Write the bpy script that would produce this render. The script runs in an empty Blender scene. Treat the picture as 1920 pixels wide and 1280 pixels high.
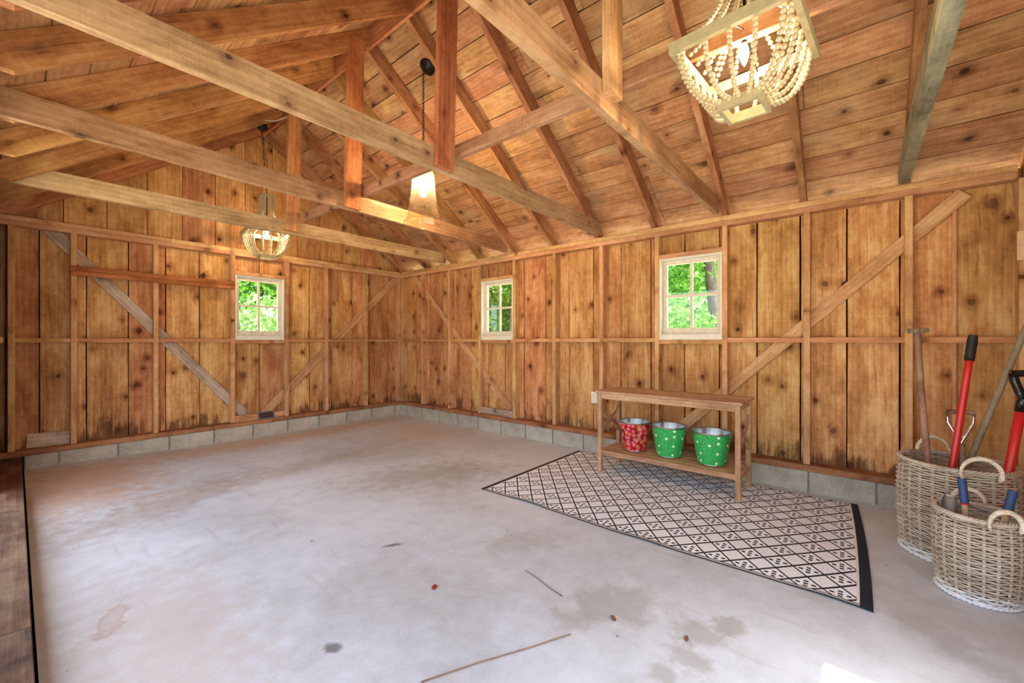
import bpy, math, random
import numpy as np
from mathutils import Vector, Matrix

rng = random.Random(7)
SC = bpy.context.scene
COL = SC.collection
PI = math.pi

# ------------------------------------------------------------------ camera
cam_d = bpy.data.cameras.new('camera')
cam = bpy.data.objects.new('camera', cam_d)
COL.objects.link(cam)
cam.location = (0.0, 0.0, 1.2)
cam.rotation_euler = (math.radians(90), 0, math.radians(-50.1))
cam_d.sensor_width = 36.0
cam_d.lens = 14.625
cam_d.shift_y = -0.0008
cam_d.clip_start = 0.02
SC.camera = cam

# ------------------------------------------------------------------ sky, sun, exposure
W_ = bpy.data.worlds.new('sky')
SC.world = W_
W_.use_nodes = True
wn = W_.node_tree.nodes
wl = W_.node_tree.links
for n in list(wn):
    wn.remove(n)
sky = wn.new('ShaderNodeTexSky')
sky.sky_type = 'NISHITA'
sky.sun_disc = False
sky.sun_elevation = math.radians(66)
sky.sun_rotation = math.radians(180)
sky.air_density = 1.0
sky.dust_density = 2.5
sky.ozone_density = 1.0
hs = wn.new('ShaderNodeHueSaturation')
hs.inputs['Saturation'].default_value = 0.68
bg = wn.new('ShaderNodeBackground')
bg.inputs['Strength'].default_value = 0.35
wo = wn.new('ShaderNodeOutputWorld')
wl.new(sky.outputs[0], hs.inputs['Color'])
wl.new(hs.outputs[0], bg.inputs['Color'])
wl.new(bg.outputs[0], wo.inputs['Surface'])

sun_d = bpy.data.lights.new('sun', 'SUN')
sun_d.energy = 7.0
sun_d.angle = math.radians(0.6)
sun_d.color = (1.0, 0.95, 0.86)
sun = bpy.data.objects.new('sun', sun_d)
COL.objects.link(sun)
sun.location = (1, -10, 20)
_el = math.radians(66)
sun.rotation_euler = Vector((0, math.cos(_el), -math.sin(_el))).to_track_quat('-Z', 'Y').to_euler()

LAMP_W = 4.2          # emission strength scale of the bulbs
SC.view_settings.view_transform = 'Standard'
SC.view_settings.look = 'None'
SC.view_settings.gamma = 1.0
SC.view_settings.use_curve_mapping = False
SC.view_settings.exposure = 1.52

# ------------------------------------------------------------------ materials
def lin(r, g, b):
    f = lambda c: (c / 255 / 12.92) if c / 255 <= 0.04045 else ((c / 255 + 0.055) / 1.055) ** 2.4
    return (f(r), f(g), f(b), 1.0)


class NB:
    """small node-building helper"""
    def __init__(self, name):
        self.m = bpy.data.materials.new(name)
        self.m.use_nodes = True
        self.t = self.m.node_tree
        for n in list(self.t.nodes):
            self.t.nodes.remove(n)
        self.out = self.t.nodes.new('ShaderNodeOutputMaterial')
        self.b = self.t.nodes.new('ShaderNodeBsdfPrincipled')
        self.t.links.new(self.b.outputs[0], self.out.inputs[0])

    def n(self, kind, **kw):
        nd = self.t.nodes.new(kind)
        for k, v in kw.items():
            setattr(nd, k, v)
        return nd

    def l(self, a, b):
        self.t.links.new(a, b)

    def setin(self, sock, v):
        if hasattr(v, 'is_output') or isinstance(v, bpy.types.NodeSocket):
            self.l(v, sock)
        else:
            sock.default_value = v

    def math(self, op, a, b=0.0, c=0.0, clamp=False):
        nd = self.n('ShaderNodeMath', operation=op, use_clamp=clamp)
        for i, v in enumerate((a, b, c)):
            self.setin(nd.inputs[i], v)
        return nd.outputs[0]

    def mix(self, f, a, b, blend='MIX'):
        nd = self.n('ShaderNodeMix', data_type='RGBA', blend_type=blend)
        nd.clamp_factor = True
        self.setin(nd.inputs[0], f)
        self.setin(nd.inputs[6], a)
        self.setin(nd.inputs[7], b)
        return nd.outputs[2]

    def ramp(self, f, stops, interp='LINEAR'):
        nd = self.n('ShaderNodeValToRGB')
        cr = nd.color_ramp
        cr.interpolation = interp
        while len(cr.elements) < len(stops):
            cr.elements.new(0.5)
        for e, (p, c) in zip(cr.elements, stops):
            e.position = p
            e.color = c if len(c) == 4 else (*c, 1)
        self.l(f, nd.inputs[0])
        return nd.outputs[0]

    def mapr(self, v, a, b, c=0.0, d=1.0):
        nd = self.n('ShaderNodeMapRange')
        nd.interpolation_type = 'SMOOTHSTEP'
        self.setin(nd.inputs[0], v)
        for i, q in enumerate((a, b, c, d)):
            nd.inputs[i + 1].default_value = q
        return nd.outputs[0]

    def obj(self):
        return self.n('ShaderNodeTexCoord').outputs['Object']

    def vec(self, v, scale=(1, 1, 1), loc=(0, 0, 0)):
        nd = self.n('ShaderNodeMapping')
        self.l(v, nd.inputs[0])
        nd.inputs['Scale'].default_value = scale
        nd.inputs['Location'].default_value = loc
        return nd.outputs[0]

    def noise(self, v, scale=5.0, detail=3.0, rough=0.55, dist=0.0):
        nd = self.n('ShaderNodeTexNoise')
        self.l(v, nd.inputs['Vector'])
        nd.inputs['Scale'].default_value = scale
        nd.inputs['Detail'].default_value = detail
        nd.inputs['Roughness'].default_value = rough
        nd.inputs['Distortion'].default_value = dist
        return nd.outputs[0]

    def bump(self, h, strength=0.3, dist=0.01):
        nd = self.n('ShaderNodeBump')
        nd.inputs['Strength'].default_value = strength
        nd.inputs['Distance'].default_value = dist
        self.l(h, nd.inputs['Height'])
        self.l(nd.outputs[0], self.b.inputs['Normal'])


def wood(name, dark, mid, light, knots=0.8, vary=0.22, rough=0.7, knot_scale=4.2, grain=1.0, stain=0.0, hue=0.012, base_stain=False):
    """sawn softwood: local X runs along the board, local Y across its wide face"""
    k = NB(name)
    tc = k.obj()
    rnd = k.n('ShaderNodeObjectInfo').outputs['Random']
    off = k.n('ShaderNodeCombineXYZ')
    k.setin(off.inputs[0], k.math('MULTIPLY', rnd, 37.0))
    k.setin(off.inputs[1], k.math('MULTIPLY', rnd, 91.0))
    k.setin(off.inputs[2], k.math('MULTIPLY', rnd, 53.0))
    ad = k.n('ShaderNodeVectorMath', operation='ADD')
    k.l(tc, ad.inputs[0])
    k.l(off.outputs[0], ad.inputs[1])
    p = ad.outputs[0]
    patches = k.noise(k.vec(p, (1.3, 5.0, 5.0)), 1.5, 4.0, 0.6, 0.6)
    streak = k.noise(k.vec(p, (1.6, 46.0, 46.0)), 1.6, 5.0, 0.65)
    fine = k.noise(k.vec(p, (9.0, 190.0, 190.0)), 1.0, 2.0, 0.5)
    wv = k.n('ShaderNodeTexWave', wave_type='BANDS', bands_direction='Y', wave_profile='SAW')
    k.l(k.vec(p, (0.55, 5.2, 5.2)), wv.inputs['Vector'])
    wv.inputs['Scale'].default_value = 1.5
    wv.inputs['Distortion'].default_value = 7.0
    wv.inputs['Detail'].default_value = 2.0
    wv.inputs['Detail Scale'].default_value = 0.8
    broad = k.noise(k.vec(p, (1.0, 2.2, 2.2), (7, 3, 1)), 2.6, 5.0, 0.62, 0.4)
    vor = k.n('ShaderNodeTexVoronoi', voronoi_dimensions='2D', feature='F1')
    k.l(k.vec(p, (0.82, 1.0, 1.0)), vor.inputs['Vector'])
    vor.inputs['Scale'].default_value = knot_scale
    dist = vor.outputs['Distance']
    sep = k.n('ShaderNodeSeparateColor')
    k.l(vor.outputs['Color'], sep.inputs[0])
    krad = k.math('MULTIPLY', k.math('POWER', sep.outputs[0], 1.6), 0.085 * knots)
    dd = k.math('SUBTRACT', dist, krad)
    dd = k.math('ADD', dd, k.math('MULTIPLY', k.math('SUBTRACT', broad, 0.5), 0.16))
    core = k.mapr(dd, -0.018, 0.022, 1.0, 0.0)
    halo = k.mapr(dd, 0.0, 0.20, 1.0, 0.0)
    has = k.math('GREATER_THAN', sep.outputs[0], 0.55)
    core = k.math('MULTIPLY', core, has)
    halo = k.math('MULTIPLY', halo, has)
    f = k.math('ADD', k.math('MULTIPLY', patches, 0.46), k.math('MULTIPLY', streak, 0.16 * grain))
    f = k.math('ADD', f, k.math('MULTIPLY', broad, 0.42))
    f = k.math('ADD', f, k.math('MULTIPLY', wv.outputs['Fac'], 0.07 * grain))
    f = k.math('ADD', f, k.math('MULTIPLY', fine, 0.08 * grain))
    speck = k.noise(k.vec(p, (1.0, 1.5, 1.5), (2, 5, 9)), 17.0, 7.0, 0.72, 0.3)
    f = k.math('ADD', f, k.math('MULTIPLY', k.math('SUBTRACT', speck, 0.5), 0.30))
    kerf = k.noise(k.vec(p, (120.0, 5.0, 5.0)), 1.0, 2.0, 0.5)
    f = k.math('ADD', f, k.math('MULTIPLY', k.math('SUBTRACT', kerf, 0.5), 0.09))
    f = k.math('SUBTRACT', f, k.math('MULTIPLY', halo, 0.10))
    c = k.ramp(f, [(0.40, dark), (0.575, mid), (0.74, light)])
    # resin and weather streaks along the grain
    st = k.mapr(k.noise(k.vec(p, (0.9, 9.0, 9.0), (4, 9, 2)), 1.7, 5.0, 0.7, 0.8), 0.60, 0.72)
    c = k.mix(k.math('MULTIPLY', st, 0.55), c, (dark[0] * 0.42, dark[1] * 0.36, dark[2] * 0.36, 1))
    if stain:
        s2 = k.mapr(k.noise(k.vec(p, (1.2, 2.0, 2.0), (1, 3, 8)), 1.6, 4.0, 0.65), 0.50, 0.68)
        c = k.mix(k.math('MULTIPLY', s2, stain), c, lin(168, 146, 114))
    if base_stain:      # damp dirt at the foot of the full-height boards
        sx = k.n('ShaderNodeSeparateXYZ')
        k.l(tc, sx.inputs[0])
        foot = k.math('ADD', sx.outputs[0], k.math('MULTIPLY', k.math('SUBTRACT', broad, 0.5), 0.9))
        foot = k.math('ADD', foot, k.math('MULTIPLY', k.math('SUBTRACT', streak, 0.5), 0.5))
        c = k.mix(k.mapr(foot, -1.08, -0.90, 0.75, 0.0), c, (dark[0] * 0.30, dark[1] * 0.27, dark[2] * 0.28, 1))
    ring = k.math('MULTIPLY', k.math('ABSOLUTE', k.math('SINE', k.math('MULTIPLY', dd, 210.0))), 0.35)
    c = k.mix(k.math('MULTIPLY', k.math('MULTIPLY', halo, ring), 0.8), c, (dark[0] * 0.6, dark[1] * 0.5, dark[2] * 0.45, 1))
    c = k.mix(k.math('MULTIPLY', core, k.math('ADD', 0.45, k.math('MULTIPLY', sep.outputs[1], 0.5))), c, (dark[0] * 0.22, dark[1] * 0.17, dark[2] * 0.15, 1))
    h = k.n('ShaderNodeHueSaturation')
    r2 = k.math('FRACT', k.math('MULTIPLY', rnd, 17.31))
    k.setin(h.inputs['Hue'], k.math('ADD', 0.5 - hue, k.math('MULTIPLY', r2, 2 * hue)))
    r3 = k.math('FRACT', k.math('MULTIPLY', rnd, 5.77))
    k.setin(h.inputs['Value'], k.math('ADD', 1 - vary, k.math('MULTIPLY', r3, 2 * vary)))
    h.inputs['Saturation'].default_value = 1.0
    k.l(c, h.inputs['Color'])
    k.l(h.outputs[0], k.b.inputs['Base Color'])
    k.b.inputs['Roughness'].default_value = rough
    k.b.inputs['Specular IOR Level'].default_value = 0.25
    k.bump(k.math('ADD', streak, k.math('MULTIPLY', fine, 0.5)), 0.22, 0.006)
    return k.m


def plain(name, col, rough=0.5, metal=0.0, noise=0.0, nscale=20.0, spec=0.5, bump=0.0):
    k = NB(name)
    if noise:
        nn = k.noise(k.obj(), nscale, 4.0, 0.6)
        a = tuple(min(1, c * (1 + noise)) for c in col[:3]) + (1,)
        b = tuple(c * (1 - noise) for c in col[:3]) + (1,)
        k.l(k.ramp(nn, [(0.3, b), (0.7, a)]), k.b.inputs['Base Color'])
        if bump:
            k.bump(nn, bump, 0.004)
    else:
        k.b.inputs['Base Color'].default_value = col
    k.b.inputs['Roughness'].default_value = rough
    k.b.inputs['Metallic'].default_value = metal
    k.b.inputs['Specular IOR Level'].default_value = spec
    return k.m


def glass(name, tint, gloss=0.1, rough=0.0, facing=True):
    k = NB(name)
    k.t.nodes.remove(k.b)
    tr = k.n('ShaderNodeBsdfTransparent')
    tr.inputs[0].default_value = tint
    gl = k.n('ShaderNodeBsdfGlossy')
    gl.inputs['Roughness'].default_value = rough
    lw = k.n('ShaderNodeLayerWeight')
    lw.inputs[0].default_value = 0.35
    mx = k.n('ShaderNodeMixShader')
    fac = k.math('ADD', gloss * 0.35, k.math('MULTIPLY', lw.outputs['Fresnel'], gloss), clamp=True)
    k.l(fac, mx.inputs[0])
    k.l(tr.outputs[0], mx.inputs[1])
    k.l(gl.outputs[0], mx.inputs[2])
    k.l(mx.outputs[0], k.out.inputs[0])
    return k.m


def emit(name, col, s):
    k = NB(name)
    k.b.inputs['Base Color'].default_value = (0.9, 0.85, 0.75, 1)
    k.b.inputs['Emission Color'].default_value = col
    k.b.inputs['Emission Strength'].default_value = s
    return k.m


M = {}
M['plank'] = wood('wall plank wood', lin(132, 82, 44), lin(188, 132, 80), lin(218, 175, 122), knots=1.15, vary=0.14, base_stain=True)
M['stud'] = wood('stud wood', lin(150, 104, 64), lin(198, 148, 100), lin(222, 180, 134), knots=0.6, vary=0.10, knot_scale=5)
M['girt'] = wood('girt wood', lin(140, 92, 54), lin(188, 134, 88), lin(212, 164, 118), knots=0.6, vary=0.10, knot_scale=5)
M['brace'] = wood('brace wood', lin(144, 100, 64), lin(190, 142, 98), lin(214, 176, 132), knots=0.6, vary=0.08)
M['grey'] = wood('grey weathered wood', lin(118, 98, 80), lin(174, 152, 130), lin(206, 188, 166), knots=0.5, vary=0.08, hue=0.004)
M['red'] = wood('red brown wood', lin(104, 56, 28), lin(158, 92, 50), lin(190, 122, 74), knots=0.6, vary=0.08)
M['sill'] = wood('sill wood', lin(92, 58, 36), lin(146, 96, 62), lin(178, 126, 86), knots=0.3, vary=0.08)
M['roof'] = wood('roof plank wood', lin(116, 76, 48), lin(174, 124, 84), lin(206, 162, 118), knots=1.0, vary=0.14, stain=0.4)
M['rafter'] = wood('rafter wood', lin(114, 68, 38), lin(172, 112, 68), lin(204, 150, 100), knots=0.6, vary=0.10)
M['rafter_tan'] = wood('tan rafter wood', lin(104, 68, 42), lin(158, 110, 70), lin(192, 148, 104), knots=0.6, vary=0.10)
M['beam'] = wood('beam wood', lin(120, 92, 62), lin(172, 140, 98), lin(202, 172, 130), knots=0.75, vary=0.08, stain=0.12, knot_scale=4.6)
M['beam_red'] = wood('reddish beam wood', lin(108, 72, 48), lin(158, 114, 82), lin(188, 146, 112), knots=0.75, vary=0.05, stain=0.12, knot_scale=4.6)
M['beam_old'] = wood('weathered beam wood', lin(78, 72, 58), lin(132, 126, 104), lin(168, 158, 130), knots=0.6, vary=0.05, stain=0.4)
M['post'] = wood('king post wood', lin(118, 68, 36), lin(168, 106, 62), lin(196, 138, 88), knots=0.35, vary=0.10)
M['teak'] = wood('oiled bench wood', lin(122, 84, 56), lin(172, 130, 94), lin(202, 164, 126), knots=0.15, vary=0.08, rough=0.5, grain=1.2)
M['threshold'] = wood('dirty threshold wood', lin(46, 28, 20), lin(84, 54, 38), lin(118, 86, 66), knots=0.3, vary=0.06, stain=0.2)
M['dark'] = plain('dark backing', lin(34, 24, 18), 0.9, spec=0.1)
M['roofing'] = plain('roof covering', lin(60, 52, 46), 0.9)
M['white_paint'] = plain('aged white paint', lin(226, 220, 204), 0.55, noise=0.10, nscale=30)
M['sash'] = plain('worn cream paint', lin(216, 206, 186), 0.6, noise=0.14, nscale=24)
M['pane'] = glass('window glass', (0.96, 0.98, 0.96, 1), 0.10)
M['black_iron'] = plain('dark bronze metal', lin(42, 40, 38), 0.4, metal=0.7, noise=0.2)
M['steel'] = plain('galvanised steel', lin(190, 192, 190), 0.28, metal=1.0, noise=0.10, nscale=9)
M['chrome'] = plain('chrome', lin(205, 205, 205), 0.15, metal=1.0)
M['grip_black'] = plain('black rubber', lin(26, 26, 28), 0.55)
M['gloss_black'] = plain('glossy black plastic', lin(18, 20, 22), 0.18)
M['red_paint'] = plain('red fibreglass', lin(196, 34, 30), 0.32)
M['blue_grip'] = plain('blue grip', lin(34, 62, 104), 0.55)
M['ivory'] = plain('ivory plastic', lin(232, 226, 206), 0.4)
M['grey_handle'] = wood('old grey handle', lin(96, 84, 66), lin(136, 122, 96), lin(164, 148, 118), knots=0.1, vary=0.03)
M['brown_handle'] = wood('old brown handle', lin(96, 68, 52), lin(142, 108, 86), lin(172, 138, 112), knots=0.1, vary=0.03)
M['new_handle'] = wood('pale ash handle', lin(190, 148, 106), lin(222, 184, 142), lin(236, 204, 166), knots=0.0, vary=0.03)
M['trowel'] = plain('worn steel', lin(160, 150, 138), 0.45, metal=0.8, noise=0.2)
M['vent'] = plain('dark vent panel', lin(58, 34, 28), 0.5, noise=0.3)
M['vent_frame'] = plain('grey metal frame', lin(112, 112, 112), 0.5, metal=0.3)
M['bead'] = plain('pale wooden bead', lin(182, 164, 128), 0.55, noise=0.12, nscale=40)
M['frame_wood'] = plain('pale limed wood', lin(160, 148, 112), 0.6, noise=0.14, nscale=30)
M['bulb'] = emit('lit bulb', (1.0, 0.74, 0.46, 1), 60 * LAMP_W)
M['petal'] = plain('red petal', lin(150, 30, 34), 0.6)
M['dry_leaf'] = plain('dry brown leaf', lin(128, 82, 54), 0.7, noise=0.2)
M['strand'] = plain('brown strand', lin(140, 112, 88), 0.7, noise=0.2)
M['cable'] = plain('white cable', lin(214, 206, 196), 0.5)

def seeded_glass():
    k = NB('glow tinted seeded glass')  # clear glass; the amber tint puts the bulb's warm glow into its colour
    k.t.nodes.remove(k.b)
    nn = k.noise(k.vec(k.obj(), (60, 60, 120)), 1.0, 2.0, 0.6)
    tr = k.n('ShaderNodeBsdfTransparent')
    tr.inputs[0].default_value = (1.0, 0.93, 0.80, 1)
    tl = k.n('ShaderNodeBsdfTranslucent')
    tl.inputs[0].default_value = (0.95, 0.82, 0.58, 1)
    gl = k.n('ShaderNodeBsdfGlossy')
    gl.inputs['Roughness'].default_value = 0.04
    lw = k.n('ShaderNodeLayerWeight')
    lw.inputs[0].default_value = 0.45
    m1 = k.n('ShaderNodeMixShader')
    k.l(k.math('ADD', 0.03, k.math('MULTIPLY', k.mapr(nn, 0.4, 0.7), 0.06)), m1.inputs[0])
    k.l(tr.outputs[0], m1.inputs[1])
    k.l(tl.outputs[0], m1.inputs[2])
    m2 = k.n('ShaderNodeMixShader')
    k.l(k.math('ADD', 0.04, k.math('MULTIPLY', lw.outputs['Facing'], 0.30), clamp=True), m2.inputs[0])
    k.l(m1.outputs[0], m2.inputs[1])
    k.l(gl.outputs[0], m2.inputs[2])
    k.l(m2.outputs[0], k.out.inputs[0])
    return k.m


M['seeded'] = seeded_glass()


def block_mat():
    k = NB('concrete block')
    v = k.n('ShaderNodeTexCoord').outputs['Object']
    rnd = k.n('ShaderNodeObjectInfo').outputs['Random']
    a = k.noise(v, 6.0, 5.0, 0.65)
    b = k.noise(v, 60.0, 3.0, 0.6)
    f = k.math('ADD', k.math('MULTIPLY', a, 0.7), k.math('MULTIPLY', b, 0.4))
    c = k.ramp(f, [(0.35, lin(138, 132, 118)), (0.62, lin(178, 172, 156)), (0.85, lin(206, 200, 184))])
    h = k.n('ShaderNodeHueSaturation')
    k.setin(h.inputs['Value'], k.math('ADD', 0.88, k.math('MULTIPLY', rnd, 0.22)))
    k.l(c, h.inputs['Color'])
    k.l(h.outputs[0], k.b.inputs['Base Color'])
    k.b.inputs['Roughness'].default_value = 0.9
    k.bump(f, 0.4, 0.004)
    return k.m


M['block'] = block_mat()
M['mortar'] = plain('mortar', lin(148, 142, 128), 0.95, noise=0.1)


def floor_mat():
    k = NB('stained concrete')
    v = k.obj()
    cloud = k.noise(k.vec(v, (1, 1, 1)), 0.9, 5.0, 0.6, 0.4)
    fine = k.noise(v, 9.0, 6.0, 0.7)
    grit = k.noise(v, 90.0, 2.0, 0.5)
    f = k.math('ADD', k.math('MULTIPLY', cloud, 0.62), k.math('MULTIPLY', fine, 0.30))
    f = k.math('ADD', f, k.math('MULTIPLY', grit, 0.10))
    c = k.ramp(f, [(0.36, lin(172, 174, 172)), (0.52, lin(196, 202, 205)), (0.68, lin(214, 221, 226))])
    sx = k.n('ShaderNodeSeparateXYZ')
    k.l(v, sx.inputs[0])
    x, y = sx.outputs[0], sx.outputs[1]

    def spot(cx, cy, rx, ry, col, amt, c, rotz=0.0, soft=0.55, rim=False, wob=1.1):
        dx = k.math('SUBTRACT', x, cx)
        dy = k.math('SUBTRACT', y, cy)
        cs, sn = math.cos(rotz), math.sin(rotz)
        u = k.math('ADD', k.math('MULTIPLY', dx, cs / rx), k.math('MULTIPLY', dy, sn / rx))
        w = k.math('ADD', k.math('MULTIPLY', dx, -sn / ry), k.math('MULTIPLY', dy, cs / ry))
        r = k.math('SQRT', k.math('ADD', k.math('MULTIPLY', u, u), k.math('MULTIPLY', w, w)))
        r = k.math('ADD', r, k.math('MULTIPLY', k.math('SUBTRACT', fine, 0.5), wob * 2))
        mk = k.mapr(r, 1 - soft, 1 + soft * 0.4, 1.0, 0.0)
        if rim:
            mk = k.math('MULTIPLY', mk, k.mapr(r, 0.45, 0.95, 0.35, 1.0))
        return k.mix(k.math('MULTIPLY', mk, amt), c, col)

    tan = lin(190, 150, 112)
    gr = lin(158, 156, 146)
    c = spot(0.35, 4.9, 0.55, 0.9, tan, 0.75, c, soft=0.9)
    c = spot(0.70, 3.9, 0.80, 0.26, lin(160, 140, 116), 0.50, c, rotz=0.5, soft=0.9)
    c = spot(2.2, 5.45, 2.2, 0.30, lin(200, 166, 130), 0.75, c, soft=0.9)
    c = spot(3.5, 4.4, 0.6, 0.8, lin(200, 184, 160), 0.55, c, soft=0.9)
    c = spot(1.9, 4.1, 1.3, 0.20, lin(166, 156, 138), 0.55, c, rotz=0.12, soft=0.9)
    c = spot(2.35, 3.0, 0.80, 0.35, lin(152, 146, 130), 0.60, c, rotz=-0.5, soft=0.9)
    c = spot(0.40, 2.1, 0.30, 0.9, lin(194, 178, 162), 0.5, c, soft=0.9)
    c = spot(1.76, 0.86, 0.25, 0.15, gr, 0.60, c, rotz=-0.8, soft=0.6)
    c = spot(1.57, 0.93, 0.12, 0.08, gr, 0.45, c, rotz=-0.8, soft=0.6)
    c = spot(1.80, 0.50, 0.12, 0.09, gr, 0.65, c, rotz=-0.4, soft=0.5)
    c = spot(1.93, 0.42, 0.10, 0.06, gr, 0.65, c, rotz=-0.8, soft=0.4)
    c = spot(1.63, 0.50, 0.09, 0.09, gr, 0.60, c, soft=0.5)
    c = spot(1.50, 0.54, 0.06, 0.05, gr, 0.55, c, soft=0.5)
    c = spot(1.93, 1.58, 0.28, 0.15, lin(166, 166, 160), 0.55, c, rotz=-0.7, soft=0.9)
    c = spot(2.38, -0.25, 0.26, 0.09, lin(160, 158, 152), 0.55, c, rotz=0.9, soft=0.9)
    c = spot(1.42, 2.11, 0.060, 0.022, lin(90, 88, 86), 0.85, c, rotz=-0.6, soft=0.6)
    c = spot(0.80, 1.58, 0.030, 0.045, lin(100, 98, 94), 0.85, c, rotz=0.4, soft=0.5)
    c = spot(0.27, 2.47, 0.045, 0.14, lin(160, 122, 92), 0.6, c, rotz=-0.35, soft=0.35, rim=True)
    # small dark specks
    vo = k.n('ShaderNodeTexVoronoi', feature='F1')
    k.l(v, vo.inputs['Vector'])
    vo.inputs['Scale'].default_value = 7.0
    sp = k.n('ShaderNodeSeparateColor')
    k.l(vo.outputs['Color'], sp.inputs[0])
    rad = k.math('MULTIPLY', k.math('POWER', sp.outputs[0], 6.0), 0.07)
    spk = k.math('LESS_THAN', vo.outputs['Distance'], rad)
    c = k.mix(k.math('MULTIPLY', spk, 0.65), c, lin(84, 76, 66))
    # trowel streaks
    stx = k.noise(k.vec(v, (5.0, 0.7, 1)), 3.0, 4.0, 0.65, 0.3)
    c = k.mix(k.math('MULTIPLY', k.mapr(stx, 0.56, 0.74), 0.35), c, lin(170, 164, 152))
    k.l(c, k.b.inputs['Base Color'])
    k.b.inputs['Roughness'].default_value = 0.62
    k.b.inputs['Specular IOR Level'].default_value = 0.3
    k.bump(k.math('ADD', fine, k.math('MULTIPLY', grit, 0.3)), 0.10, 0.004)
    return k.m


M['floor'] = floor_mat()


def rug_mat():
    """woven diamond lattice, local X across (short side), Y along the rug"""
    k = NB('woven rug')
    s = k.n('ShaderNodeSeparateXYZ')
    uvn = k.n('ShaderNodeUVMap', uv_map='weave')
    k.l(k.vec(uvn.outputs[0], (1.52, 2.395, 1)), s.inputs[0])
    x, y = s.outputs[0], s.outputs[1]
    px, py = 0.157, 0.1345
    u = k.math('DIVIDE', k.math('SUBTRACT', x, 0.068), px)
    v = k.math('DIVIDE', k.math('SUBTRACT', y, 0.050), py)
    a = k.math('ADD', u, v)
    b = k.math('SUBTRACT', u, v)
    fa, fb = k.math('FRACT', k.math('ADD', a, 100.0)), k.math('FRACT', k.math('ADD', b, 100.0))
    ca, cb = k.math('SUBTRACT', fa, 0.5), k.math('SUBTRACT', fb, 0.5)
    aa, ab = k.math('ABSOLUTE', ca), k.math('ABSOLUTE', cb)
    line = k.math('MAXIMUM', k.math('GREATER_THAN', aa, 0.435), k.math('GREATER_THAN', ab, 0.452))
    par = k.math('FLOORED_MODULO', k.math('ADD', k.math('FLOOR', a), k.math('FLOOR', b)), 2.0)
    lx = k.math('MULTIPLY', k.math('ADD', ca, cb), 0.5)
    ly = k.math('MULTIPLY', k.math('SUBTRACT', ca, cb), 0.5)
    dots = None
    for qx, qy in ((0, 0), (0.17, 0), (-0.17, 0), (0, 0.24), (0, -0.24)):
        d = k.math('MULTIPLY', k.math('LESS_THAN', k.math('ABSOLUTE', k.math('SUBTRACT', lx, qx)), 0.050),
                   k.math('LESS_THAN', k.math('ABSOLUTE', k.math('SUBTRACT', ly, qy)), 0.070))
        dots = d if dots is None else k.math('MAXIMUM', dots, d)
    dots = k.math('MULTIPLY', dots, k.math('GREATER_THAN', par, 0.5))
    conc = k.math('MULTIPLY', k.math('GREATER_THAN', k.math('FRACT', k.math('MULTIPLY', k.math('MAXIMUM', aa, ab), 7.5)), 0.72),
                  k.math('LESS_THAN', par, 0.5))
    weave = k.noise(k.vec(k.obj(), (160, 160, 1)), 1.0, 1.0, 0.5)
    c = k.ramp(weave, [(0.3, lin(230, 235, 236)), (0.7, lin(246, 251, 252))])
    c = k.mix(k.math('MULTIPLY', conc, 0.28), c, lin(170, 166, 152))
    ink = lin(30, 32, 36)
    dk = k.math('MAXIMUM', line, dots)
    c = k.mix(dk, c, ink)
    # borders
    lx0, ly0, LX, LY = 0.0, 0.0, 1.52, 2.395
    right = k.math('LESS_THAN', y, 0.047)
    rwhite = k.math('MULTIPLY', k.math('GREATER_THAN', y, 0.047), k.math('LESS_THAN', y, 0.058))
    left = k.math('GREATER_THAN', y, LY - 0.034)
    lwhite = k.math('MULTIPLY', k.math('LESS_THAN', y, LY - 0.034), k.math('GREATER_THAN', y, LY - 0.045))
    white = k.math('MAXIMUM', rwhite, lwhite)
    c = k.mix(white, c, lin(226, 224, 218))
    e1 = k.math('LESS_THAN', x, 0.022)
    e2 = k.math('GREATER_THAN', x, LX - 0.020)
    c = k.mix(k.math('MAXIMUM', e1, e2), c, lin(176, 174, 166))
    l1 = k.math('MULTIPLY', k.math('LESS_THAN', x, 0.027), k.math('GREATER_THAN', x, 0.020))
    l2 = k.math('LESS_THAN', x, 0.002)
    c = k.mix(k.math('MAXIMUM', l1, l2), c, ink)
    c = k.mix(k.math('MAXIMUM', right, left), c, lin(38, 44, 52))
    k.l(c, k.b.inputs['Base Color'])
    k.b.inputs['Roughness'].default_value = 0.75
    k.b.inputs['Specular IOR Level'].default_value = 0.2
    k.bump(weave, 0.3, 0.003)
    return k.m


M['rug'] = rug_mat()


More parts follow.
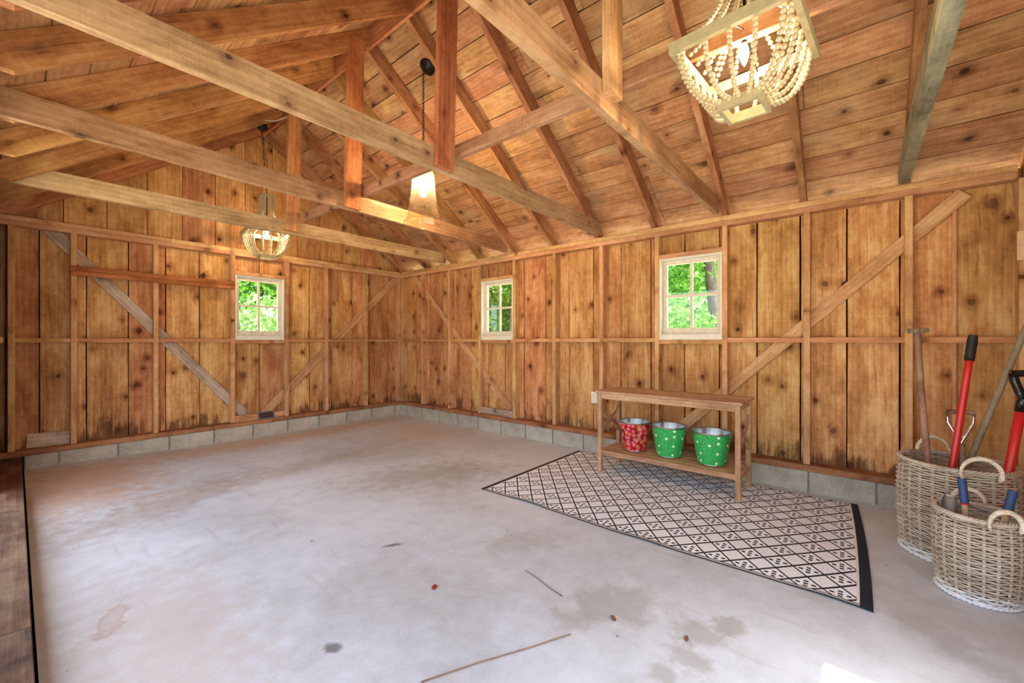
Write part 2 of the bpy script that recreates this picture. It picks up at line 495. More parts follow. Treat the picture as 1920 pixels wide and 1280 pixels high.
def green_bucket_mat():
    k = NB('printed grass with daisies')
    tc = k.obj()
    s = k.n('ShaderNodeSeparateXYZ')
    k.l(tc, s.inputs[0])
    ang = k.math('ARCTAN2', s.outputs[1], s.outputs[0])
    cv = k.n('ShaderNodeCombineXYZ')
    k.setin(cv.inputs[0], k.math('MULTIPLY', ang, 0.125))
    k.l(s.outputs[2], cv.inputs[1])
    uv = cv.outputs[0]
    w1 = k.n('ShaderNodeTexWave', wave_type='BANDS', bands_direction='DIAGONAL')
    k.l(k.vec(uv, (90, 40, 1)), w1.inputs['Vector'])
    w1.inputs['Scale'].default_value = 0.8
    w1.inputs['Distortion'].default_value = 14.0
    w1.inputs['Detail'].default_value = 3.0
    c = k.ramp(w1.outputs['Fac'], [(0.1, lin(12, 120, 52)), (0.55, lin(28, 168, 78)), (1.0, lin(92, 212, 118))])
    vo = k.n('ShaderNodeTexVoronoi', voronoi_dimensions='2D', feature='F1')
    k.l(uv, vo.inputs['Vector'])
    vo.inputs['Scale'].default_value = 15.0
    sp = k.n('ShaderNodeSeparateColor')
    k.l(vo.outputs['Color'], sp.inputs[0])
    on = k.math('GREATER_THAN', sp.outputs[1], 0.35)
    pet = k.math('MULTIPLY', k.math('LESS_THAN', vo.outputs['Distance'], 0.145), on)
    mid = k.math('MULTIPLY', k.math('LESS_THAN', vo.outputs['Distance'], 0.05), on)
    c = k.mix(pet, c, lin(238, 246, 232))
    c = k.mix(mid, c, lin(226, 226, 150))
    k.l(c, k.b.inputs['Base Color'])
    k.b.inputs['Roughness'].default_value = 0.35
    return k.m


def red_bucket_mat():
    k = NB('printed red flowers')
    tc = k.obj()
    s = k.n('ShaderNodeSeparateXYZ')
    k.l(tc, s.inputs[0])
    ang = k.math('ARCTAN2', s.outputs[1], s.outputs[0])
    cv = k.n('ShaderNodeCombineXYZ')
    k.setin(cv.inputs[0], k.math('MULTIPLY', ang, 0.125))
    k.l(s.outputs[2], cv.inputs[1])
    vo = k.n('ShaderNodeTexVoronoi', voronoi_dimensions='2D', feature='F1')
    k.l(cv.outputs[0], vo.inputs['Vector'])
    vo.inputs['Scale'].default_value = 27.0
    sp = k.n('ShaderNodeSeparateColor')
    k.l(vo.outputs['Color'], sp.inputs[0])
    d = vo.outputs['Distance']
    c = k.ramp(d, [(0.0, lin(40, 34, 60)), (0.10, lin(60, 50, 90)), (0.15, lin(216, 190, 200)), (0.24, lin(226, 90, 90)),
                   (0.42, lin(206, 30, 36)), (0.62, lin(170, 16, 26)), (0.8, lin(90, 10, 20))])
    h = k.n('ShaderNodeHueSaturation')
    k.setin(h.inputs['Hue'], k.math('ADD', 0.48, k.math('MULTIPLY', sp.outputs[0], 0.05)))
    k.setin(h.inputs['Value'], k.math('ADD', 0.75, k.math('MULTIPLY', sp.outputs[1], 0.5)))
    k.l(c, h.inputs['Color'])
    k.l(h.outputs[0], k.b.inputs['Base Color'])
    k.b.inputs['Roughness'].default_value = 0.35
    return k.m


M['green_print'] = green_bucket_mat()
M['red_print'] = red_bucket_mat()


def wicker_mat(name, a, b, c_):
    k = NB(name)
    v = k.obj()
    n1 = k.noise(k.vec(v, (9, 9, 75)), 1.0, 2.0, 0.5)
    n2 = k.noise(v, 7.0, 2.0, 0.5)
    c = k.ramp(k.math('ADD', k.math('MULTIPLY', n1, 0.75), k.math('MULTIPLY', n2, 0.3)), [(0.32, a), (0.52, b), (0.75, c_)])
    k.l(c, k.b.inputs['Base Color'])
    k.b.inputs['Roughness'].default_value = 0.6
    return k.m


M['wicker'] = wicker_mat('grey washed wicker', lin(150, 130, 108), lin(190, 175, 155), lin(214, 203, 188))
M['wicker_white'] = wicker_mat('white dipped wicker', lin(206, 204, 202), lin(230, 230, 230), lin(242, 242, 242))
M['wicker_pale'] = wicker_mat('pale wicker rope', lin(184, 164, 134), lin(218, 204, 180), lin(236, 226, 208))


def leaf_mat(name, dark, mid, lightc):
    k = NB(name)
    nn = k.noise(k.obj(), 3.5, 4.0, 0.7)
    n2 = k.noise(k.obj(), 26.0, 1.0, 0.5)
    c = k.ramp(k.math('ADD', k.math('MULTIPLY', nn, 0.5), k.math('MULTIPLY', n2, 0.5)), [(0.36, dark), (0.52, mid), (0.66, lightc)])
    k.l(c, k.b.inputs['Base Color'])
    k.b.inputs['Roughness'].default_value = 0.45
    tl = k.n('ShaderNodeBsdfTranslucent')
    k.l(c, tl.inputs[0])
    mx = k.n('ShaderNodeMixShader')
    mx.inputs[0].default_value = 0.4
    k.l(k.b.outputs[0], mx.inputs[1])
    k.l(tl.outputs[0], mx.inputs[2])
    k.l(mx.outputs[0], k.out.inputs[0])
    return k.m


M['leaf'] = leaf_mat('maple leaves', lin(48, 100, 30), lin(104, 172, 52), lin(188, 220, 96))
M['leaf_light'] = leaf_mat('pale shrub leaves', lin(70, 120, 52), lin(150, 190, 112), lin(226, 236, 200))
M['bark'] = plain('bark', lin(96, 84, 72), 0.9, noise=0.35, nscale=9, bump=0.6)
M['bounce_ground'] = plain('pale bounce ground', lin(196, 192, 170), 0.9, noise=0.2, nscale=3.0)  # outside ground made pale to bounce daylight onto walls and ceiling


# ------------------------------------------------------------------ mesh helpers
def link(o, parent=None):
    COL.objects.link(o)
    if parent is not None:
        o.parent = parent
    return o


def tag(o, label=None, cat=None, group=None, kind=None):
    if label:
        o['label'] = label
    if cat:
        o['category'] = cat
    if group:
        o['group'] = group
    if kind:
        o['kind'] = kind
    return o


class MB:
    """collects vertices and faces into one mesh"""
    def __init__(self):
        self.v, self.f, self.s = [], [], []

    def add(self, vs, fs, smooth=False):
        o = len(self.v)
        self.v += [tuple(p) for p in vs]
        self.f += [tuple(i + o for i in q) for q in fs]
        self.s += [smooth] * len(fs)
        return self

    def box(self, x0, x1, y0, y1, z0, z1):
        vs = [(x, y, z) for z in (z0, z1) for y in (y0, y1) for x in (x0, x1)]
        return self.add(vs, [(0, 2, 3, 1), (4, 5, 7, 6), (0, 1, 5, 4), (2, 6, 7, 3), (0, 4, 6, 2), (1, 3, 7, 5)])

    def obox(self, p0, p1, w, t, up=(0, 0, 1)):
        """bar from p0 to p1, w across 'side', t along 'up'"""
        p0, p1 = Vector(p0), Vector(p1)
        d = (p1 - p0).normalized()
        u = Vector(up)
        s = d.cross(u)
        if s.length < 1e-5:
            s = d.cross(Vector((1, 0, 0)))
        s.normalize()
        u = s.cross(d).normalized()
        vs = []
        for p in (p0, p1):
            for a, b in ((-1, -1), (1, -1), (1, 1), (-1, 1)):
                vs.append(p + s * (a * w / 2) + u * (b * t / 2))
        return self.add(vs, [(3, 2, 1, 0), (4, 5, 6, 7), (0, 1, 5, 4), (1, 2, 6, 5), (2, 3, 7, 6), (3, 0, 4, 7)])

    def lathe(self, prof, n=32, c=(0, 0, 0), smooth=True, cap0=False, cap1=False):
        cx, cy, cz = c
        vs = []
        for r, z in prof:
            for i in range(n):
                a = 2 * PI * i / n
                vs.append((cx + r * math.cos(a), cy + r * math.sin(a), cz + z))
        fs = []
        for j in range(len(prof) - 1):
            for i in range(n):
                k = (i + 1) % n
                fs.append((j * n + i, j * n + k, (j + 1) * n + k, (j + 1) * n + i))
        self.add(vs, fs, smooth)
        o = len(self.v) - len(vs)
        if cap0:
            self.f.append(tuple(o + i for i in range(n))[::-1]); self.s.append(False)
        if cap1:
            b = o + (len(prof) - 1) * n
            self.f.append(tuple(b + i for i in range(n))); self.s.append(False)
        return self

    def tube(self, pts, r, n=8, closed=False, smooth=True):
        P = [Vector(p) for p in pts]
        m = len(P)
        R = r if isinstance(r, (list, tuple)) else [r] * m
        vs = []
        ref = None
        for i in range(m):
            if closed:
                d = P[(i + 1) % m] - P[i - 1]
            else:
                d = P[min(i + 1, m - 1)] - P[max(i - 1, 0)]
            d.normalize()
            if ref is None:
                ref = Vector((0, 0, 1)) if abs(d.z) < 0.9 else Vector((1, 0, 0))
            s = d.cross(ref)
            if s.length < 1e-4:
                s = d.cross(Vector((0, 1, 0)))
            s.normalize()
            ref = s.cross(d).normalized()
            for q in range(n):
                a = 2 * PI * q / n
                vs.append(P[i] + (s * math.cos(a) + ref * math.sin(a)) * R[i])
        fs = []
        for i in range(m if closed else m - 1):
            j = (i + 1) % m
            for q in range(n):
                w = (q + 1) % n
                fs.append((i * n + q, j * n + q, j * n + w, i * n + w)[::-1])
        self.add(vs, fs, smooth)
        if not closed:
            o = len(self.v) - len(vs)
            self.f.append(tuple(o + q for q in range(n))); self.s.append(False)
            self.f.append(tuple(o + (m - 1) * n + q for q in range(n))[::-1]); self.s.append(False)
        return self

    def ball(self, c, r, n=8, m=5):
        prof = [(max(1e-4, math.sin(PI * i / m)) * r, -math.cos(PI * i / m) * r) for i in range(m + 1)]
        return self.lathe(prof, n, c)

    def mesh(self, name, mat):
        me = bpy.data.meshes.new(name)
        me.from_pydata(self.v, [], self.f)
        if mat is not None:
            me.materials.append(mat)
        me.polygons.foreach_set('use_smooth', self.s)
        me.update()
        return me

    def build(self, name, mat, parent=None, loc=None):
        o = bpy.data.objects.new(name, self.mesh(name, mat))
        if loc is not None:
            o.location = loc
        return link(o, parent)


def empty(name, loc=(0, 0, 0), rz=0.0):
    o = bpy.data.objects.new(name, None)
    o.empty_display_size = 0.1
    o.location = loc
    o.rotation_euler = (0, 0, rz)
    return link(o)


def copy_tree(o, parent=None):
    c = o.copy()
    COL.objects.link(c)
    if parent is not None:
        c.parent = parent
    for ch in list(o.children):
        copy_tree(ch, c)
    return c


_cache = {}


def board_mesh(L, W, T, ch=0.003, wav=0.0, segs=1, key=None):
    kk = (round(L, 3), round(W, 3), round(T, 3), ch, wav, segs, key)
    if wav == 0 and kk in _cache:
        return _cache[kk]
    vs, fs = [], []
    for i in range(segs + 1):
        x = -L / 2 + L * i / segs
        a = rng.uniform(-wav, wav * 0.3)
        b = rng.uniform(-wav, wav * 0.3)
        y0, y1 = -W / 2 - a, W / 2 + b
        if ch:
            sec = [(y0 + ch, -T / 2), (y1 - ch, -T / 2), (y1, -T / 2 + ch), (y1, T / 2 - ch),
                   (y1 - ch, T / 2), (y0 + ch, T / 2), (y0, T / 2 - ch), (y0, -T / 2 + ch)]
        else:
            sec = [(y0, -T / 2), (y1, -T / 2), (y1, T / 2), (y0, T / 2)]
        vs += [(x, y, z) for y, z in sec]
    n = 8 if ch else 4
    for i in range(segs):
        for q in range(n):
            w = (q + 1) % n
            fs.append((i * n + q, i * n + w, (i + 1) * n + w, (i + 1) * n + q)[::-1])
    fs.append(tuple(range(n)))
    fs.append(tuple(segs * n + q for q in range(n))[::-1])
    me = bpy.data.meshes.new('board')
    me.from_pydata(vs, [], fs)
    me.update()
    if wav == 0:
        _cache[kk] = me
    return me


def board(name, mat, parent, p0, p1, wdir, W, T, ch=0.003, wav=0.0, segs=1):
    """wooden piece from p0 to p1 (centre line), W across wdir, T along the third axis"""
    p0, p1 = Vector(p0), Vector(p1)
    X = (p1 - p0)
    L = X.length
    X.normalize()
    Y = Vector(wdir)
    Y = (Y - X * Y.dot(X)).normalized()
    Z = X.cross(Y)
    me = board_mesh(L, W, T, ch, wav, segs, mat.name)
    if not me.materials:
        me.materials.append(mat)
    o = bpy.data.objects.new(name, me)
    mt = Matrix((X, Y, Z)).transposed().to_4x4()
    mt.translation = (p0 + p1) / 2
    link(o, parent)
    o.matrix_local = mt
    return o


def prism(name, mat, parent, pts, T, origin, X, Y):
    """polygon (local u, v) extruded by T, centred on the plane through origin"""
    X, Y = Vector(X).normalized(), Vector(Y).normalized()
    Z = X.cross(Y)
    n = len(pts)
    vs = [(u, v, -T / 2) for u, v in pts] + [(u, v, T / 2) for u, v in pts]
    fs = [tuple(range(n))[::-1], tuple(range(n, 2 * n))]
    for i in range(n):
        j = (i + 1) % n
        fs.append((i, j, n + j, n + i))
    area = sum(pts[i][0] * pts[(i + 1) % n][1] - pts[(i + 1) % n][0] * pts[i][1] for i in range(n))
    if area < 0:
        fs = [q[::-1] for q in fs]
    me = bpy.data.meshes.new(name)
    me.from_pydata(vs, [], fs)
    me.materials.append(mat)
    me.update()
    o = bpy.data.objects.new(name, me)
    mt = Matrix((X, Y, Z)).transposed().to_4x4()
    mt.translation = Vector(origin)
    link(o, parent)
    o.matrix_local = mt
    return o


# ================================================================== SETTING
XS, XP = 4.06, 4.15          # right wall: stud face, plank face
YS, YP = 5.77, 5.86          # back wall: stud face, plank face
YF = -0.80                   # front wall
Z_SILL0, Z_SILL1 = 0.165, 0.215
Z_PL0, Z_PL1 = 2.225, 2.315
XR, ZR = 2.01, 3.78          # ridge line of the rafter undersides
SL, SR = (ZR - Z_PL1) / 2.01, (ZR - Z_PL1) / 2.05
RV = 0.172                   # vertical depth of a rafter
WZ0, WZ1 = 1.21, 2.0         # window openings


def deck(x):
    return Z_PL1 + RV + (SL * x if x < XR else SR * (4.06 - x))


# ---- ground outside
g = MB()
n_ = 12
g.add([(-22 + 48 * i / n_, -22 + 48 * j / n_, -0.06) for j in range(n_ + 1) for i in range(n_ + 1)],
      [(j * (n_ + 1) + i, j * (n_ + 1) + i + 1, (j + 1) * (n_ + 1) + i + 1, (j + 1) * (n_ + 1) + i) for j in range(n_) for i in range(n_)])
ground = g.build('ground', M['bounce_ground'])
tag(ground, kind='structure')

# ---- concrete floor slab (slightly heaved in the far left corner)
NX, NY = 20, 32
vs, fs = [], []
for j in range(NY + 1):
    for i in range(NX + 1):
        x = 0.055 + (4.3 - 0.055) * i / NX
        y = -0.85 + (6.0 + 0.85) * j / NY
        a = max(0, min(1, (1.9 - x) / 1.9)); b = max(0, min(1, (y - 3.2) / 2.4))
        z = 0.045 * a * a * (3 - 2 * a) * b * b * (3 - 2 * b)
        vs.append((x, y, z))
for j in range(NY):
    for i in range(NX):
        q = j * (NX + 1) + i
        fs.append((q, q + 1, q + NX + 2, q + NX + 1))
fl = MB().add(vs, fs, True)
k0 = len(fl.v)
fl.box(0.056, 4.3, -0.85, 6.0, -0.15, -0.005)
floor = fl.build('floor', M['floor'])
tag(floor, kind='structure')

# ---- threshold boards along the open left side
trim1 = MB().box(-0.62, 0.03, -0.85, 5.74, -0.05, 0.13).box(0.03, 0.0555, -0.85, 5.99, -0.05, -0.03).box(-0.62, 0.0545, 5.742, 5.95, -0.05, 0.16).build('trim_1', M['dark'])
tag(trim1, kind='structure')
for (x0, x1, z) in ((-0.62, -0.30, 0.160), (-0.295, 0.040, 0.166)):
    for (y0, y1) in ((-0.84, 2.3), (2.305, 5.735)):
        board('threshold_plank', M['threshold'], trim1, ((x0 + x1) / 2, y0, z - 0.018), ((x0 + x1) / 2, y1, z - 0.018), (1, 0, 0), x1 - x0, 0.036)

# ---- right wall
wr = MB()
for (a, b) in ((YF, 0.946), (1.516, 3.389), (3.952, YP + 0.04)):
    wr.box(XP + 0.026, XP + 0.04, a, b, 0.16, 2.315)
for (a, b) in ((0.946, 1.516), (3.389, 3.952)):
    wr.box(XP + 0.026, XP + 0.04, a, b, 0.16, WZ0)
    wr.box(XP + 0.026, XP + 0.04, a, b, WZ1, 2.315)
wall_right = wr.build('wall_right', M['dark'])
tag(wall_right, kind='structure')
RG = [5.86, 5.473, 5.15, 4.830, 4.531, 4.219, 3.880, 3.584, 3.263, 2.931, 2.600, 2.282, 1.954, 1.627, 1.296, 0.988,
      0.687, 0.376, 0.077, -0.224, -0.500, -0.800]


def v_planks(edges, place, parent, holes, z0, ztop, gap=0.007):
    for a, b in zip(edges[:-1], edges[1:]):
        lo, hi = min(a, b) + gap / 2, max(a, b) - gap / 2
        cuts = [lo, hi]
        for h0, h1 in holes:
            for h in (h0, h1):
                if lo + 0.01 < h < hi - 0.01:
                    cuts.append(h)
        cuts.sort()
        for s0, s1 in zip(cuts[:-1], cuts[1:]):
            m_ = (s0 + s1) / 2
            zt = ztop(m_)
            inhole = any(h0 < m_ < h1 for h0, h1 in holes)
            for (q0, q1) in (((z0, WZ0), (WZ1, zt)) if inhole else ((z0, zt),)):
                place(m_, s1 - s0, q0, q1, parent)


def plank_r(m_, w, z0, z1, parent):
    d = rng.uniform(-0.003, 0.003)
    board('plank', M['plank'], parent, (XP + 0.012 + d, m_, z0), (XP + 0.012 + d, m_, z1), (0, 1, 0), w, 0.024, 0, 0.004, 5)


v_planks(RG, plank_r, wall_right, [(0.946, 1.516), (3.389, 3.952)], 0.19, lambda y: 2.31)

R_STUDS = [(5.72, 5.768), (5.198, 5.241), (4.573, 4.619), (3.954, 4.000), (3.339, 3.387), (2.733, 2.778), (2.120, 2.165),
           (1.516, 1.558), (0.903, 0.946), (0.303, 0.349), (-0.288, -0.245)]
for a, b in R_STUDS:
    board('stud', M['stud'], wall_right, ((XS + XP) / 2, (a + b) / 2, Z_SILL1), ((XS + XP) / 2, (a + b) / 2, Z_PL0), (1, 0, 0), XP - XS - 0.001, b - a)
# girts between the studs
ed = [5.72] + [v for s in R_STUDS[1:] for v in (s[1], s[0])] + [-0.76]
for i in range(0, len(ed), 2):
    a, b = ed[i], ed[i + 1]
    if a - b > 0.1:
        mid_ = (a + b) / 2
        inwin = (0.946 < mid_ < 1.516) or (3.389 < mid_ < 3.952)
        zc = 1.188 if inwin else 1.205
        board('girt', M['girt'], wall_right, ((XS + XP) / 2 + 0.004, b, zc), ((XS + XP) / 2 + 0.004, a, zc), (1, 0, 0), 0.085, 0.042)
board('batten', M['stud'], wall_right, (XP - 0.010, -0.498, 0.22), (XP - 0.010, -0.498, 2.19), (0, 1, 0), 0.022, 0.018)
# sill and double top plate
for (y0, y1) in ((YF, 2.45), (2.452, 5.90)):
    board('sill_plate', M['sill'], wall_right, (4.090, y0, 0.19), (4.090, y1, 0.19), (1, 0, 0), 0.140, 0.05)
for (z, cuts) in ((2.2475, (-0.765, 1.75, 5.86)), (2.2925, (-0.765, 0.45, 3.6, 5.86))):
    for y0, y1 in zip(cuts[:-1], cuts[1:]):
        board('top_plate', M['stud'], wall_right, (4.11, y0, z), (4.11, y1 - 0.002, z), (1, 0, 0), 0.10, 0.044)
# headers over the windows
for a, b in ((0.946, 1.516), (3.387, 3.954)):
    board('window_header', M['stud'], wall_right, (XS + 0.043, a, 2.02), (XS + 0.043, b, 2.02), (1, 0, 0), 0.085, 0.040)
# diagonal braces let in against the planks
XB = XP - 0.013
board('brace', M['brace'], wall_right, (XB, 5.62, 2.34), (XB, 3.41, 0.235), (0, 1, -1), 0.092, 0.024)
board('brace', M['brace'], wall_right, (XB, 1.405, 0.28), (XB, -0.545, 2.20), (0, 1, 1), 0.094, 0.024)
board('blocking', M['grey'], wall_right, (XS + 0.02, 3.389, 0.255), (XS + 0.02, 3.952, 0.262), (0, 0, 1), 0.085, 0.035)
# concrete block course under the sill
def blocks(parent, along_y, start, end, first):
    p = start
    w = first
    while p < end - 0.02:
        q = min(p + w, end)
        m_ = MB()
        j = 0.007
        d = rng.uniform(-0.002, 0.002)
        if along_y:
            m_.box(4.030 + d, 4.23, p + j, q - j, -0.02, 0.163)
        else:
            m_.box(p + j, q - j, 5.742 + d, 5.94, -0.02, 0.163)
        cx = Vector(((4.13, (p + q) / 2, 0.07) if along_y else ((p + q) / 2, 5.84, 0.07)))
        m_.v = [tuple(Vector(v) - cx) for v in m_.v]
        m_.build('concrete_block', M['block'], parent, cx)
        p = q
        w = 0.406
    if along_y:
        MB().box(4.044, 4.22, start, end, -0.02, 0.160).build('mortar_bed', M['mortar'], parent)
    else:
        MB().box(start, end, 5.756, 5.93, -0.02, 0.160).build('mortar_bed', M['mortar'], parent)


blocks(wall_right, True, YF, 5.94, 0.30)

# ---- back wall with its gable
wb = MB()
def gable_strip(mb, y0, y1, x0, x1, zb, n=10):
    xs = sorted([x0 + (x1 - x0) * i / n for i in range(n + 1)] + [XR])
    vs, fs = [], []
    for x in xs:
        for y in (y0, y1):
            vs += [(x, y, zb), (x, y, deck(x) + 0.01)]
    for i in range(len(xs) - 1):
        o = i * 4
        fs += [(o, o + 4, o + 5, o + 1), (o + 2, o + 3, o + 7, o + 6), (o + 1, o + 5, o + 7, o + 3), (o, o + 2, o + 6, o + 4)]
    mb.add(vs, fs)


wb.box(-0.2, 1.705, YP + 0.026, YP + 0.04, 0.16, 2.35)
wb.box(2.268, 4.19, YP + 0.026, YP + 0.04, 0.16, 2.35)
wb.box(1.705, 2.268, YP + 0.026, YP + 0.04, 0.16, WZ0)
wb.box(1.705, 2.268, YP + 0.026, YP + 0.04, WZ1, 2.35)
gable_strip(wb, YP + 0.026, YP + 0.04, -0.2, 4.26, 2.35)
wall_back = wb.build('wall_back', M['dark'])
tag(wall_back, kind='structure')
BG = [-0.17, 0.149, 0.456, 0.763, 1.067, 1.373, 1.685, 1.998, 2.306, 2.626, 2.938, 3.259, 3.542, 3.886, 4.15]


def plank_b(m_, w, z0, z1, parent):
    d = rng.uniform(-0.003, 0.003)
    board('plank', M['plank'], parent, (m_, YP + 0.012 + d, z0), (m_, YP + 0.012 + d, z1), (1, 0, 0), w, 0.024, 0, 0.003, 5)


v_planks(BG, plank_b, wall_back, [(1.705, 2.268)], 0.19, lambda x: 2.285)
GG = [-0.16, 0.0, 0.303, 0.604, 0.913, 1.218, 1.529, 1.839, 2.154, 2.462, 2.775, 3.099, 3.407, 3.711, 4.0, 4.22]
for a, b in zip(GG[:-1], GG[1:]):
    a2, b2 = a + 0.003, b - 0.003
    zm = 2.6
    pts = [(2.29 - zm, a2), (deck(a2) - zm, a2)]
    if a2 < XR < b2:
        pts.append((deck(XR) - zm, XR))
    pts += [(deck(b2) - zm, b2), (2.29 - zm, b2)]
    c_ = (a + b) / 2
    pts = [(u, -(v - c_)) for u, v in pts]
    prism('gable_plank', M['plank'], wall_back, pts, 0.024, (c_, YP + 0.013 + rng.uniform(-0.003, 0.003), zm), (0, 0, 1), (-1, 0, 0))
B_STUDS = [(-0.040, 0.003), (0.344, 0.386), (0.951, 0.992), (1.662, 1.705), (2.268, 2.322), (2.812, 2.854), (3.422, 3.468), (4.018, 4.062)]
for a, b in B_STUDS:
    board('stud', M['stud'], wall_back, ((a + b) / 2, (YS + YP) / 2, Z_SILL1), ((a + b) / 2, (YS + YP) / 2, Z_PL0), (0, 1, 0), YP - YS - 0.001, b - a)
ed = [v for s in B_STUDS for v in s][1:-1]
for i in range(0, len(ed), 2):
    a, b = ed[i], ed[i + 1]
    inwin = 1.7 < (a + b) / 2 < 2.27
    zc = 1.186 if inwin else 1.203
    board('girt', M['girt'], wall_back, (a, (YS + YP) / 2 + 0.004, zc), (b, (YS + YP) / 2 + 0.004, zc), (0, 1, 0), 0.085, 0.046 if inwin else 0.042)
for (x0, x1) in ((-0.20, 2.1), (2.102, 4.14)):
    board('sill_plate', M['sill'], wall_back, (x0, 5.802, 0.19), (x1, 5.802, 0.19), (0, 1, 0), 0.140, 0.05)
for (z, cuts) in ((2.2475, (-0.16, 2.2, 4.055)), (2.2925, (-0.16, 1.1, 4.055))):
    for x0, x1 in zip(cuts[:-1], cuts[1:]):
        board('top_plate', M['stud'], wall_back, (x0, 5.817, z), (x1 - 0.002, 5.817, z), (0, 1, 0), 0.095, 0.044)
board('window_header', M['stud'], wall_back, (1.705, YS + 0.043, 2.022), (2.268, YS + 0.043, 2.022), (0, 1, 0), 0.085, 0.042)
for z in (1.843, 1.889):
    board('header_rail', M['red'], wall_back, (0.342, YS - 0.022, z + 0.002), (1.685, YS - 0.022, z - 0.010), (0, 1, 0), 0.042, 0.044)
YB = YP - 0.013
o = board('brace', M['grey'], wall_back, (0.14, YB, 2.33), (1.86, YB, 0.245), (1, 0, 1), 0.100, 0.024)
tag(o, label='pale grey weathered diagonal brace')
board('brace', M['brace'], wall_back, (4.02, YB, 2.215), (2.01, YB, 0.105 + 0.13), (1, 0, -1), 0.102, 0.024)
board('blocking', M['stud'], wall_back, (1.708, YS + 0.022, 0.252), (2.266, YS + 0.022, 0.246), (0, 0, 1), 0.075, 0.04)
blocks(wall_back, False, 0.055, 4.028, 0.21)

# ---- left wall: short stretch beside the back corner, then the open side
wl_ = MB()
wl_.box(-0.12, -0.105, 4.5, YP, 0.16, 2.40)
wall_left = wl_.build('wall_left', M['dark'])
tag(wall_left, kind='structure')
for (a, b) in ((4.50, 4.78), (4.786, 5.10), (5.106, 5.42)):
    board('plank', M['red'], wall_left, (-0.092, (a + b) / 2, 0.17), (-0.092, (a + b) / 2, 2.3), (0, 1, 0), b - a, 0.024, 0, 0.002, 4)
board('door_jamb', M['stud'], wall_left, (-0.095, 4.47, 0.17), (-0.095, 4.47, 2.22), (0, 1, 0), 0.045, 0.06)
board('girt', M['girt'], wall_left, (-0.066, 4.5, 1.205), (-0.066, 5.42, 1.205), (0, 0, 1), 0.042, 0.02)
for (y0, y1) in ((YF, 2.4), (2.402, 5.86)):
    board('top_plate', M['stud'], wall_left, (-0.135, y0, 2.27), (-0.135, y1, 2.27), (1, 0, 0), 0.09, 0.09)
board('door_post', M['stud'], wall_left, (-0.14, -0.74, 0.0), (-0.14, -0.74, 2.225), (1, 0, 0), 0.09, 0.09)

# ---- front wall with its doorway (behind the camera)
DX0, DX1, DZ = 0.75, 1.93, 2.10
wf = MB()
wf.box(-0.2, DX0, YF - 0.04, YF - 0.026, 0.0, DZ)
wf.box(DX1, 4.19, YF - 0.04, YF - 0.026, 0.0, DZ)
wf.box(-0.2, 4.19, YF - 0.04, YF - 0.026, DZ, 2.35)
gable_strip(wf, YF - 0.04, YF - 0.026, -0.2, 4.26, 2.35)
wall_front = wf.build('wall_front', M['dark'])
tag(wall_front, kind='structure')
xs = [DX1, 2.22, 2.52, 2.83, 3.14, 3.45, 3.76, 4.07]
for a, b in zip(xs[:-1], xs[1:]):
    board('plank', M['plank'], wall_front, ((a + b) / 2, YF - 0.012, 0.0), ((a + b) / 2, YF - 0.012, DZ), (1, 0, 0), b - a - 0.005, 0.024, 0, 0.003, 4)
board('door_header', M['stud'], wall_front, (-0.1, YF - 0.0, DZ + 0.06), (4.0, YF - 0.0, DZ + 0.06), (0, 0, 1), 0.12, 0.045)
for a, b in zip(GG[:-1], GG[1:]):
    a2, b2 = a + 0.003, b - 0.003
    zm = 2.6
    pts = [(2.24 - zm, a2), (deck(a2) - zm, a2)]
    if a2 < XR < b2:
        pts.append((deck(XR) - zm, XR))
    pts += [(deck(b2) - zm, b2), (2.24 - zm, b2)]
    c_ = (a + b) / 2
    pts = [(u, -(v - c_)) for u, v in pts]
    prism('gable_plank', M['plank'], wall_front, pts, 0.024, (c_, YF - 0.013, zm), (0, 0, 1), (-1, 0, 0))
board('corner_post', M['stud'], wall_front, (4.065, YF + 0.015, 0.2), (4.065, YF + 0.015, 2.215), (1, 0, 0), 0.09, 0.045)
board('gusset', M['new_handle'], wall_front, (4.012, YF + 0.018, 1.70), (4.012, YF + 0.018, 1.88), (0, 1, 0), 0.06, 0.012)

# ---- roof: deck planks, rafters, ridge board, tie beams, king posts, stringer
rf = MB()
Y0R, Y1R = YF - 0.10, 5.95
for (x0, x1) in ((-0.45, XR), (XR, 4.5)):
    z0 = Z_PL1 + RV + (SL * x0 if x1 == XR else SR * (4.06 - x0)) + 0.026
    z1 = Z_PL1 + RV + (SL * x1 if x1 == XR else SR * (4.06 - x1)) + 0.026
    vs = [(x0, Y0R, z0), (x1, Y0R, z1), (x1, Y1R, z1), (x0, Y1R, z0), (x0, Y0R, z0 + 0.02), (x1, Y0R, z1 + 0.02), (x1, Y1R, z1 + 0.02), (x0, Y1R, z0 + 0.02)]
    rf.add(vs, [(0, 3, 2, 1), (4, 5, 6, 7), (0, 1, 5, 4), (1, 2, 6, 5), (2, 3, 7, 6), (3, 0, 4, 7)])
ceiling = rf.build('ceiling', M['dark'])
tag(ceiling, kind='structure')
